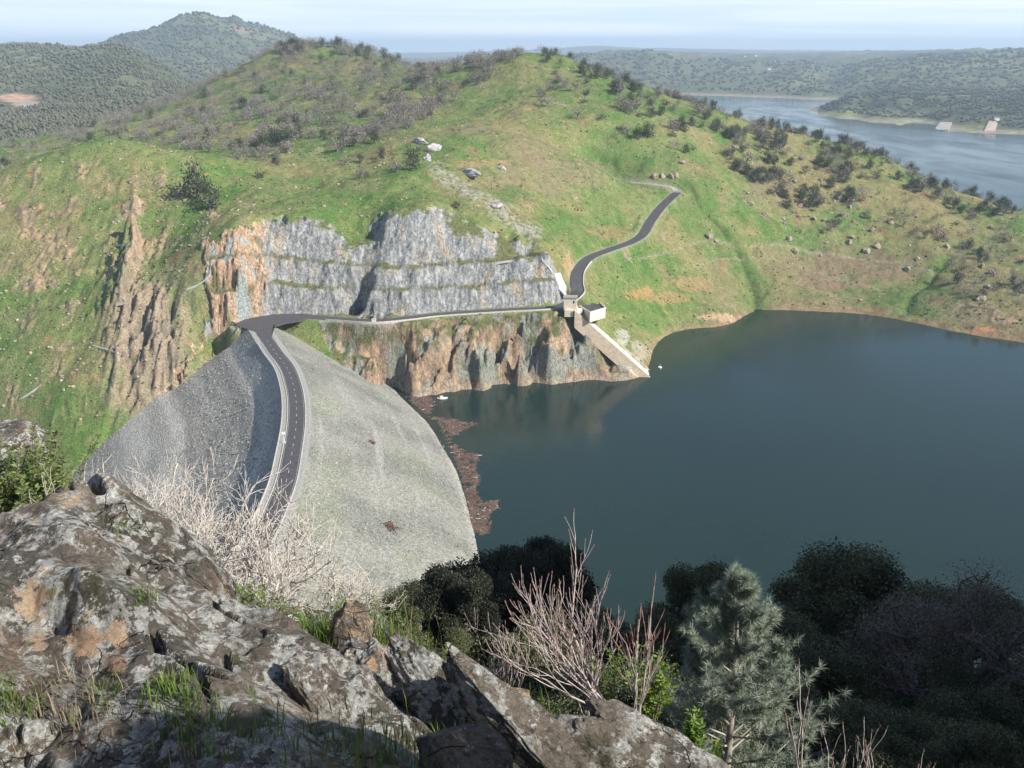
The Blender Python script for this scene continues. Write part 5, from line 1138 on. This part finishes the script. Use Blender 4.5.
def shrub(name, base, stems, L, depth, cfg, mat, lab, seed, lean=(0, 0, 1), cat='shrub', spread=.6, group=None, r0=.014, buds=None, bl=.018):
    rr = random.Random(seed); e = empty(name, tuple(base)); tips = []
    for k in range(stems):
        mb = MB(); d = np.array(lean, float) + np.array([rr.gauss(0, spread), rr.gauss(0, spread * .7), rr.gauss(0, .12)]); d /= np.linalg.norm(d)
        b = np.array(base) + np.array([rr.gauss(0, .05), rr.gauss(0, .05), 0]) * L
        branch(mb, b, d, L * rr.uniform(.75, 1.2), r0 * rr.uniform(.7, 1.1), depth, cfg, tips, rr); on(e, mb, 'stem', mat, True)
    if buds:
        mb = MB()
        for p, d in tips: mb.tube([p - d * bl * .3, p + d * bl * .4, p + d * bl], [.0014, .0032, .001], 4)
        tag(on(e, mb, 'buds', buds), kind='stuff')
    return tag(e, lab, cat, group)
def gpt(px, Y, dz=0.): x = (px - 512.) / 900. * Y; return (x, Y, float(ground_fg(np.array([x]), np.array([Y]))[0]) + dz)
def bpt(px, py, Y): return D(px, py, Y)
cfgA = dict(wig=.13, up=.05, taper=.6, kids=4, ang=.72, shrink=.66, rmin=.0026)
for k, (px, py, Y, L, ln, lab) in enumerate([
    (120, 572, 8.2, .62, (-.25, .1, .9), 'pale leafless shrub at the left end, its twigs before the grey dam face'),
    (175, 590, 8.0, .66, (.0, .1, .9), 'pale leafless shrub with dark hollow behind the big outcrop, second from the left'),
    (225, 612, 7.4, .62, (.15, .1, .8), 'pale leafless shrub directly below the near end of the dam road'),
    (262, 622, 7.0, .56, (.35, .1, .8), 'pale leafless shrub just right of the dam road end'),
    (305, 640, 6.8, .46, (.5, .1, .75), 'low pale leafless shrub arching right over the grey upstream face'),
    (150, 600, 7.2, .5, (.0, .1, .8), 'low dense pale shrub against the top of the big outcrop'),
    (214, 606, 6.9, .5, (.1, .1, .9), 'pale leafless shrub hiding the foot of the dam road from the left'),
    (248, 620, 6.5, .5, (.15, .1, .9), 'pale leafless shrub hiding the foot of the dam road from the right'),
    (250, 650, 6.0, .34, (.25, .1, .7), 'small pale twiggy shrub by the grass strip right of the big outcrop')]):
    shrub('leafless_shrub', bpt(px, py, Y), 6, L, 3, cfgA, palem, lab, 600 + k, ln, spread=.8, group='pale leafless shrubs behind the outcrop', r0=.015)
cfgB = dict(wig=.06, up=.10, taper=.66, kids=3, ang=.42, shrink=.66, rmin=.0018)
shrub('leafless_shrub', bpt(612, 712, 4.5), 7, .42, 3, dict(cfgB, up=.055), pinkm, 'tall pinkish bare shrub with red buds leaning left over the water', 620, (-1.25, .1, .8), spread=.36, r0=.009, buds=budm)
shrub('leafless_shrub', bpt(590, 722, 4.6), 6, .31, 3, cfgB, pinkm, 'dense pinkish bare shrub in the middle of the twig group', 621, (-.15, .1, .9), spread=.3, r0=.007, buds=budm)
shrub('leafless_shrub', bpt(636, 728, 4.4), 5, .36, 2, cfgB, pinkm, 'upright bare shrub with long red budded tips between green shoots', 622, (.12, .1, 1), spread=.14, r0=.006, buds=budm, bl=.07)
shrub('leafless_shrub', bpt(500, 712, 4.9), 9, .26, 2, cfgB, pinkm, 'low brush of thin pinkish twigs beside the tan stone', 623, (-.2, .1, .9), spread=.4, r0=.005)
shrub('leafless_shrub', bpt(795, 800, 4.2), 2, .42, 1, cfgB, pinkm, 'thin bare sprig in front of the grey pine', 624, (-.08, .0, 1), spread=.06, r0=.006, buds=budm, bl=.06)
for k, (px, h_, lab) in enumerate([(828, .22, 'bare sprig at the bottom edge, first right of the pine'), (850, .26, 'bare sprig at the bottom edge, between the first and the forked one'), (870, .2, 'forked bare sprig at the bottom edge before the dark oaks'), (912, .14, 'short bare sprig at the bottom edge, farthest right')]):
    shrub('leafless_shrub', bpt(px, 800, 4.0), 3, h_, 1, cfgB, pinkm, lab, 630 + k, (.05, 0, 1), spread=.16, r0=.004, group='bare sprigs along the bottom edge', buds=budm)

def leafmat(name, c0, c1, sc=6., tr=.25):
    m = Mat(name); n = m.noise(sc, detail=2); m.color(m.mix(m.ramp(n, (.35, 0.), (.65, 1.)), c0, c1), .55, .35)
    t = m.n('ShaderNodeBsdfTranslucent'); m.L.new(m.b.inputs['Base Color'].links[0].from_socket, t.inputs[0]); mx_ = m.n('ShaderNodeMixShader'); mx_.inputs[0].default_value = tr
    m.L.new(m.b.outputs[0], mx_.inputs[1]); m.L.new(t.outputs[0], mx_.inputs[2]); m.L.new(mx_.outputs[0], m.out.inputs[0]); return m.m
brightm = leafmat('fresh green leaves', (.10, .19, .018), (.19, .28, .045)); sagem = leafmat('grey green leaves', (.12, .18, .045), (.20, .25, .08)); grassm = leafmat('grass blades', (.07, .13, .018), (.14, .20, .04)); needm = leafmat('pine needles', (.22, .27, .20), (.36, .40, .31), 1.5, .2); oakm = leafmat('live oak leaves', (.05, .062, .026), (.12, .135, .06), .8, .08); oakl = leafmat('dull oak leaves', (.026, .031, .02), (.055, .06, .038), .8, .08)
def leafy(name, base, stems, H, leaf, mat, lab, seed, lean=(0, 0, 1), spread=.2, per=60, cat='shrub', group=None, taper=.5):
    """upright leafy shoots"""
    rr = random.Random(seed); r2 = np.random.default_rng(seed); e = empty(name, tuple(base)); mb = MB(); Pl = []; Dl = []
    for k in range(stems):
        d = np.array(lean, float) + [rr.gauss(0, spread), rr.gauss(0, spread), 0]; d /= np.linalg.norm(d); h = H * rr.uniform(.55, 1.1); b = np.array(base) + [rr.gauss(0, spread * H * .55), rr.gauss(0, spread * H * .5), 0]
        pts = [b + d * h * t + np.array([0, 0, 1]) * h * .08 * t * t + [rr.gauss(0, .01) * H, rr.gauss(0, .01) * H, 0] for t in np.linspace(0, 1, 6)]; mb.tube(pts, np.linspace(.006, .002, 6) * (H / .5) ** .5, 4); pts = np.array(pts)
        for j in range(per):
            t = rr.uniform(.12, 1.) ** .8; i = t * 5; i0 = min(int(i), 4); p = pts[i0] * (1 - i + i0) + pts[i0 + 1] * (i - i0); a = rr.uniform(0, 6.28); o_ = np.array([math.cos(a), math.sin(a), rr.uniform(.1, .8)]); Pl.append(p + o_ * leaf * .55); Dl.append(o_)
    on(e, mb, 'stems', greyb); Pl = np.array(Pl); Dl = np.array(Dl); Dl /= np.linalg.norm(Dl, axis=1)[:, None]; n = len(Pl); b = r2.normal(size=(n, 3)); b -= (b * Dl).sum(1)[:, None] * Dl; b /= np.linalg.norm(b, axis=1)[:, None]; s_ = leaf * (.6 + .7 * r2.random((n, 1)))
    V = np.stack([Pl - Dl * s_ * .5, Pl + b * s_ * .17 - Dl * s_ * .05, Pl + Dl * s_ * .5, Pl - b * s_ * .17 - Dl * s_ * .05], 1).reshape(-1, 3) - np.array(base); mesh('leaves', V, np.arange(n * 4).reshape(n, 4), mat, e, False)
    return tag(e, lab, cat, group)
leafy('leafy_shrub', bpt(648, 722, 4.9), 14, .42, .042, brightm, 'bright green leafy shoots right of the bare pinkish shrubs', 700, (.05, 0, 1), .17, 55)
leafy('leafy_shrub', bpt(606, 712, 5.0), 6, .42, .034, brightm, 'thin green leafy shoots among the bare pinkish twigs', 701, (.0, 0, 1), .12, 36)
leafy('leafy_shrub', bpt(688, 748, 4.9), 10, .22, .04, brightm, 'low bright green shoots at the left foot of the grey pine', 702, (.05, 0, 1), .25, 45)
leafy('leafy_shrub', bpt(712, 775, 4.7), 6, .2, .035, brightm, 'yellow green shoots at the bottom edge below the grey pine', 703, (.05, 0, 1), .2, 40)
leafy('leafy_shrub', bpt(16, 522, 8.6), 95, .85, .055, sagem, 'bright bushy green shrub at the left edge behind the big outcrop', 704, (0, 0, 1), .42, 70)
leafy('leafy_shrub', bpt(48, 516, 8.4), 50, .5, .05, sagem, 'smaller green shrub right beside the bushy one at the left edge', 705, (0, 0, 1), .3, 70)
leafy('leafy_shrub', bpt(385, 665, 5.6), 34, .26, .03, sagem, 'feathery green weeds behind the wedge shaped boulder', 706, (0, 0, 1), .5, 40)
leafy('leafy_shrub', bpt(425, 672, 5.3), 20, .2, .028, sagem, 'feathery green weeds above the dark jagged slab', 707, (0, 0, 1), .45, 40)
leafy('leafy_shrub', bpt(360, 640, 6.4), 24, .34, .03, sagem, 'thin grey green brush in front of the grey upstream face', 708, (0, 0, 1), .55, 34)
leafy('leafy_shrub', bpt(240, 612, 5.3), 26, .2, .026, brightm, 'fresh green weeds along the right edge of the big outcrop, uppermost patch', 712, (0, 0, 1), .6, 34)
leafy('leafy_shrub', bpt(272, 630, 5.2), 26, .2, .026, sagem, 'green weeds along the right edge of the big outcrop, middle patch', 713, (0, 0, 1), .6, 34)
leafy('leafy_shrub', bpt(318, 648, 5.3), 24, .24, .026, sagem, 'green weeds right of the outcrop beside the pointed brown rock', 714, (0, 0, 1), .6, 34)
leafy('leafy_shrub', bpt(300, 650, 5.2), 16, .13, .024, brightm, 'small green herb in the gap right of the big outcrop', 709, (0, 0, 1), .5, 26)
leafy('leafy_shrub', bpt(305, 690, 4.0), 14, .10, .022, sagem, 'pale green herb growing on the right flank of the big outcrop', 710, (0, 0, 1), .5, 26)
leafy('leafy_shrub', bpt(628, 690, 4.4), 4, .3, .03, brightm, 'few green leaves at the base of the tall pinkish shrub', 711, (-.2, 0, .8), .3, 26)
# grass
def blades(spots, name, mat, wid=.006):
    V = []; 
    for x, y, z, h, n, sp_ in spots:
        for _ in range(n):
            bx, by = x + rnd.gauss(0, sp_), y + rnd.gauss(0, sp_); a = rnd.uniform(0, 6.28); l = h * rnd.uniform(.5, 1.2); le = rnd.uniform(.1, .6) * l; w_ = wid * rnd.uniform(.6, 1.2); dx, dy = math.cos(a), math.sin(a)
            p0 = np.array([bx, by, z - .02]); p1 = p0 + [dx * le * .3, dy * le * .3, l * .6]; p2 = p0 + [dx * le, dy * le, l]; s_ = np.array([-dy, dx, 0]) * w_ * .5; V.append([p0 - s_, p0 + s_, p1 + s_ * .8, p1 - s_ * .8, p2])
    V = np.array(V); n = len(V); i = np.arange(n)[:, None] * 5
    return tag(mesh(name, V.reshape(-1, 3), [i + np.array([[0, 1, 2, 3]]), i + np.array([[3, 2, 4]])], mat, None, False), kind='stuff')
sp = []
def spot(px, py, Yg, h, n, s_):
    u_, r_2 = ray(px, py); Yv = np.linspace(1.8, 12, 260); z = np.array([fg_rock(u_ * q, q) if -3.8 < u_ * q < .7 and 1.95 < q < 6.6 else float(ground_fg(np.array([u_ * q]), np.array([q]))[0]) for q in Yv]); k = int(np.argmax(CAM_Z - r_2 * Yv < z)); sp.append((u_ * Yv[k], Yv[k], z[k], h, n, s_))
for px, py, h, n, s_ in ((18, 712, .08, 90, .05), (6, 700, .08, 50, .04), (165, 700, .10, 90, .045), (180, 690, .08, 60, .04), (190, 712, .11, 90, .06), (120, 690, .06, 60, .05), (112, 700, .05, 50, .06), (210, 735, .09, 80, .07), (160, 748, .06, 50, .04), (235, 752, .09, 80, .09), (280, 745, .09, 70, .08), (330, 745, .08, 60, .08), (285, 680, .06, 60, .05), (135, 596, .04, 60, .04), (142, 598, .04, 40, .03), (120, 530, .06, 70, .05), (385, 758, .1, 110, .09), (430, 760, .1, 80, .09), (350, 765, .1, 100, .1), (580, 735, .08, 60, .1)): spot(px, py, 0, h, n, s_)
for k in range(110):
    px = rnd.uniform(205, 420); py = np.interp(px, [205, 300, 420], [578, 628, 672]) + rnd.uniform(-8, 46)
    Y = rnd.uniform(5.0, 7.4); x = ray(px, py)[0] * Y; sp.append((x, Y, float(ground_fg(np.array([x]), np.array([Y]))[0]), rnd.uniform(.12, .3), 46, .10))
for k in range(420):
    x, Y = rnd.uniform(-9, 11), rnd.uniform(3.5, 15)
    if -.6 < x / Y < .62 and Y < 4.4: continue
    sp.append((x, Y, float(ground_fg(np.array([x]), np.array([Y]))[0]), rnd.uniform(.1, .3), 26, .16))
blades(sp, 'grass', grassm)
drym = leafmat('dry stems', (.22, .17, .10), (.36, .29, .19)); sp2 = []
for k in range(60):
    px = rnd.uniform(220, 520); Y = rnd.uniform(4.6, 6.8); x = (px - 512) / 900 * Y; sp2.append((x, Y, float(ground_fg(np.array([x]), np.array([Y]))[0]), rnd.uniform(.14, .34), 16, .12))
sp = sp2
for px, py in ((60, 700), (90, 705), (130, 712), (40, 715), (70, 690), (200, 745), (110, 720)): spot(px, py, 0, .10, 26, .09)
blades(sp, 'dry_grass', drym, .004)

# grey pine
def pine(base, H, seed, lab):
    rr = random.Random(seed); r2 = np.random.default_rng(seed); e = empty('grey_pine', tuple(base)); base = np.array(base); tr = MB(); tp_ = [base + np.array([math.sin(t * 3) * .12, 0, H * t]) for t in np.linspace(0, 1, 12)]; tr.tube(tp_, np.linspace(.15, .018, 12), 7); on(e, tr, 'trunk', plain('pine bark', (.27, .24, .21), .95, .3, 6.), True)
    br = MB(); tips = []
    h = H * .03
    while h < H * .97:
        f_ = h / H; Lb = (1 - f_) ** .9 * H * .50 + .2
        for k in range(rr.choice((3, 4, 5))):
            a = rr.uniform(0, 6.28); el = R(12 + 42 * f_ + rr.uniform(-10, 14)); p = base + [math.sin(f_ * 3) * .12, 0, h]; d = np.array([math.cos(a) * math.cos(el), math.sin(a) * math.cos(el), math.sin(el)]); L = Lb * rr.uniform(.6, 1.1); pts = [p]
            for i in range(6): d = d + [rr.gauss(0, .07), rr.gauss(0, .07), .06]; d /= np.linalg.norm(d); pts.append(pts[-1] + d * L / 6)
            br.tube(pts, np.linspace(.035 * (1 - f_) + .012, .006, 7), 4)
            for i in range(2, 7):
                tips.append((pts[i], d))
                for s_ in range(3 if i < 6 else 2):
                    if rr.random() < .75:
                        sd_ = d + np.array([rr.gauss(0, .6), rr.gauss(0, .6), rr.gauss(.25, .35)]); sd_ /= np.linalg.norm(sd_); q = pts[i] + sd_ * L * .2 * rr.uniform(.5, 1.3); br.tube([pts[i], (pts[i] + q) / 2 + [0, 0, .02], q], [.009, .007, .004], 3); tips.append((q, sd_)); tips.append(((pts[i] + q) / 2, sd_))
        h += H * .04 * rr.uniform(.7, 1.2)
    tips.append((base + [0, 0, H], np.array([0, 0, 1.]))); on(e, br, 'branches', plain('pine twigs', (.36, .33, .29), .9, .25, 8.))
    N = 42; T = np.array([t[0] for t in tips]); Dd = np.array([t[1] for t in tips]); T = np.repeat(T, N, 0); Dd = np.repeat(Dd, N, 0); n = len(T); v = Dd * .75 + r2.normal(size=(n, 3)) * .55; v /= np.linalg.norm(v, axis=1)[:, None]; l = .17 + .13 * r2.random((n, 1)); b = np.cross(v, r2.normal(size=(n, 3))); b /= np.linalg.norm(b, axis=1)[:, None]; T = T - Dd * .12 * r2.random((n, 1))
    V = np.stack([T - b * .008, T + b * .008, T + v * l + np.array([0, 0, -.02])], 1).reshape(-1, 3) - base; mesh('needles', V, np.arange(n * 3).reshape(n, 3), needm, e, False); return tag(e, lab, 'tree')
pine(D(716, 850, 22.), 8.5, 800, 'grey green pine with open needles and pale branches in front of dark oaks')

# live oaks in the shade of the added knob
def oak_meshes(seed, n, mat, depth=3):
    r2 = np.random.default_rng(seed); rr = random.Random(seed); t = MB(); cl = []
    def limb(p, d, L, r, k):
        pts = [np.array(p)]; d = np.array(d, float)
        for i in range(4): d = d + [rr.gauss(0, .18), rr.gauss(0, .18), rr.gauss(.04, .12)]; d /= np.linalg.norm(d); pts.append(pts[-1] + d * L / 4)
        t.tube(pts, np.linspace(r, r * .55, 5), 6)
        if k == 0: cl.append(pts[-1]); return
        cl.append(pts[2]) if k == 1 and rr.random() < .5 else None
        for j in range(4 if k > 1 else 3):
            a = np.array([rr.gauss(0, 1), rr.gauss(0, 1), rr.gauss(.1, .6)]); a /= np.linalg.norm(a); nd = d * .45 + a * .8; limb(pts[-1 if j else 3], nd / np.linalg.norm(nd), L * .68, r * .52, k - 1)
    limb((0, 0, -.05), (0.05, 0, 1), .30, .045, depth); cl = np.array(cl); k = r2.integers(0, len(cl), n); bl_ = r2.normal(size=(n, 3)); bl_ /= np.linalg.norm(bl_, axis=1)[:, None]; bl_ *= r2.random((n, 1)) ** .42; P_ = cl[k] + bl_ * np.array([.078, .078, .05]) * (.5 + .75 * r2.random(len(cl)))[k][:, None] + r2.normal(size=(n, 3)) * .007
    V, F = cards(P_, .0078, .6, 0, r2); return V, F, t
oakp = []
for k in range(3):
    V, F, t = oak_meshes(810 + k, 150000, oakm); o = mesh('crown', V, F, oakm if k != 1 else oakl, None, False); t_ = t.build('trunk', greyb, None, True); oakp.append((o.data, t_.data)); bpy.data.objects.remove(o); bpy.data.objects.remove(t_)
V, F, t = oak_meshes(830, 16000, oakm, 4); btw = leafmat('withered twigs', (.15, .12, .09), (.24, .20, .15), .8, .05); o = mesh('crown', V[:, :] , F, btw, None, False); t_ = t.build('trunk', greyb, None, True); baree = (o.data, t_.data); bpy.data.objects.remove(o); bpy.data.objects.remove(t_)
def liveoak(px, py, Y, H, k, lab, nm='live_oak', cat='tree', wide=1.):
    """crown top seen at that pixel"""
    top = D(px, py, Y); me_, tm = baree if k < 0 else oakp[k % 3]; zz = np.array([v.co.z for v in me_.vertices]); s_ = H / float(zz.max()) * .94; e = empty(nm, (top[0], top[1], top[2] - H), rnd.uniform(0, 6.28)); e.scale = (s_ * wide, s_ * wide, s_)
    for d_, q in ((me_, 'crown'), (tm, 'trunk')): o = bpy.data.objects.new(q, d_); COL.objects.link(o); o.parent = e
    return tag(e, lab, cat, 'dark live oaks on the slope below the hilltop')
for px, py, Y, H, k, lab, wd in [(790, 566, 38, 10, 0, 'tall dark live oak directly behind the right side of the grey pine', 1.), (880, 562, 40, 11.5, 2, 'biggest dark live oak in the middle of the right group, its top over the water', 1.15), (925, 585, 44, 11, 0, 'dark live oak right of the biggest one and left of the withered tree', 1.), (838, 640, 31, 8, 2, 'shaded live oak in front of the biggest one', 1.2), (925, 655, 30, 8, 0, 'shaded live oak below the withered tree, left of it', 1.2), (1010, 690, 29, 7, 2, 'shaded live oak in the lower right corner', 1.2), (880, 715, 24, 5, 0, 'lowest shaded live oak at the bottom edge', 1.3), (780, 690, 28, 6.5, 2, 'shaded live oak partly hidden by the right side of the pine', 1.2), (965, 735, 22, 4.5, 2, 'low shaded live oak at the bottom edge, right of the lowest one', 1.3),
                                 (712, 562, 42, 8.5, 2, 'dark live oak peeking over the left shoulder of the pine top', .8), (655, 588, 36, 7, 0, 'dark live oak between the bare twigs and the pine', 1.), (620, 600, 40, 8, 2, 'dark live oak behind the red budded twigs', 1.), (575, 556, 36, 9, 1, 'dull grey live oak standing behind the middle of the pinkish twigs', .9), (545, 560, 33, 8, 1, 'dull live oak left of the one behind the pinkish twigs', .7), (490, 556, 30, 7.5, 1, 'dull grey live oak behind the leftmost leaning twigs', .6), (432, 580, 27, 5.5, 1, 'grey dark live oak standing against the grey upstream face', .62), (398, 600, 26, 4.2, 0, 'smaller dark live oak left of the one against the upstream face', .7), (520, 640, 24, 6, 0, 'low dark live oak in shade below the pinkish twigs', 1.2), (600, 660, 24, 6, 2, 'low dark live oak in shade behind the green shoots', 1.2), (690, 650, 27, 7, 2, 'dark live oak hidden behind the left half of the pine', 1.1), (460, 640, 22, 4, 1, 'low dull live oak just above the dark jagged slab', 1.2)]:
    liveoak(px, py, Y, H, k, lab, wide=wd)
liveoak(968, 552, 34, 8.5, -1, 'withered brown tree with few leaves near the right edge', 'withered_oak', 'tree', .9); liveoak(1014, 574, 33, 7.5, -1, 'withered brown tree cut by the right edge', 'withered_oak', 'tree', .9)
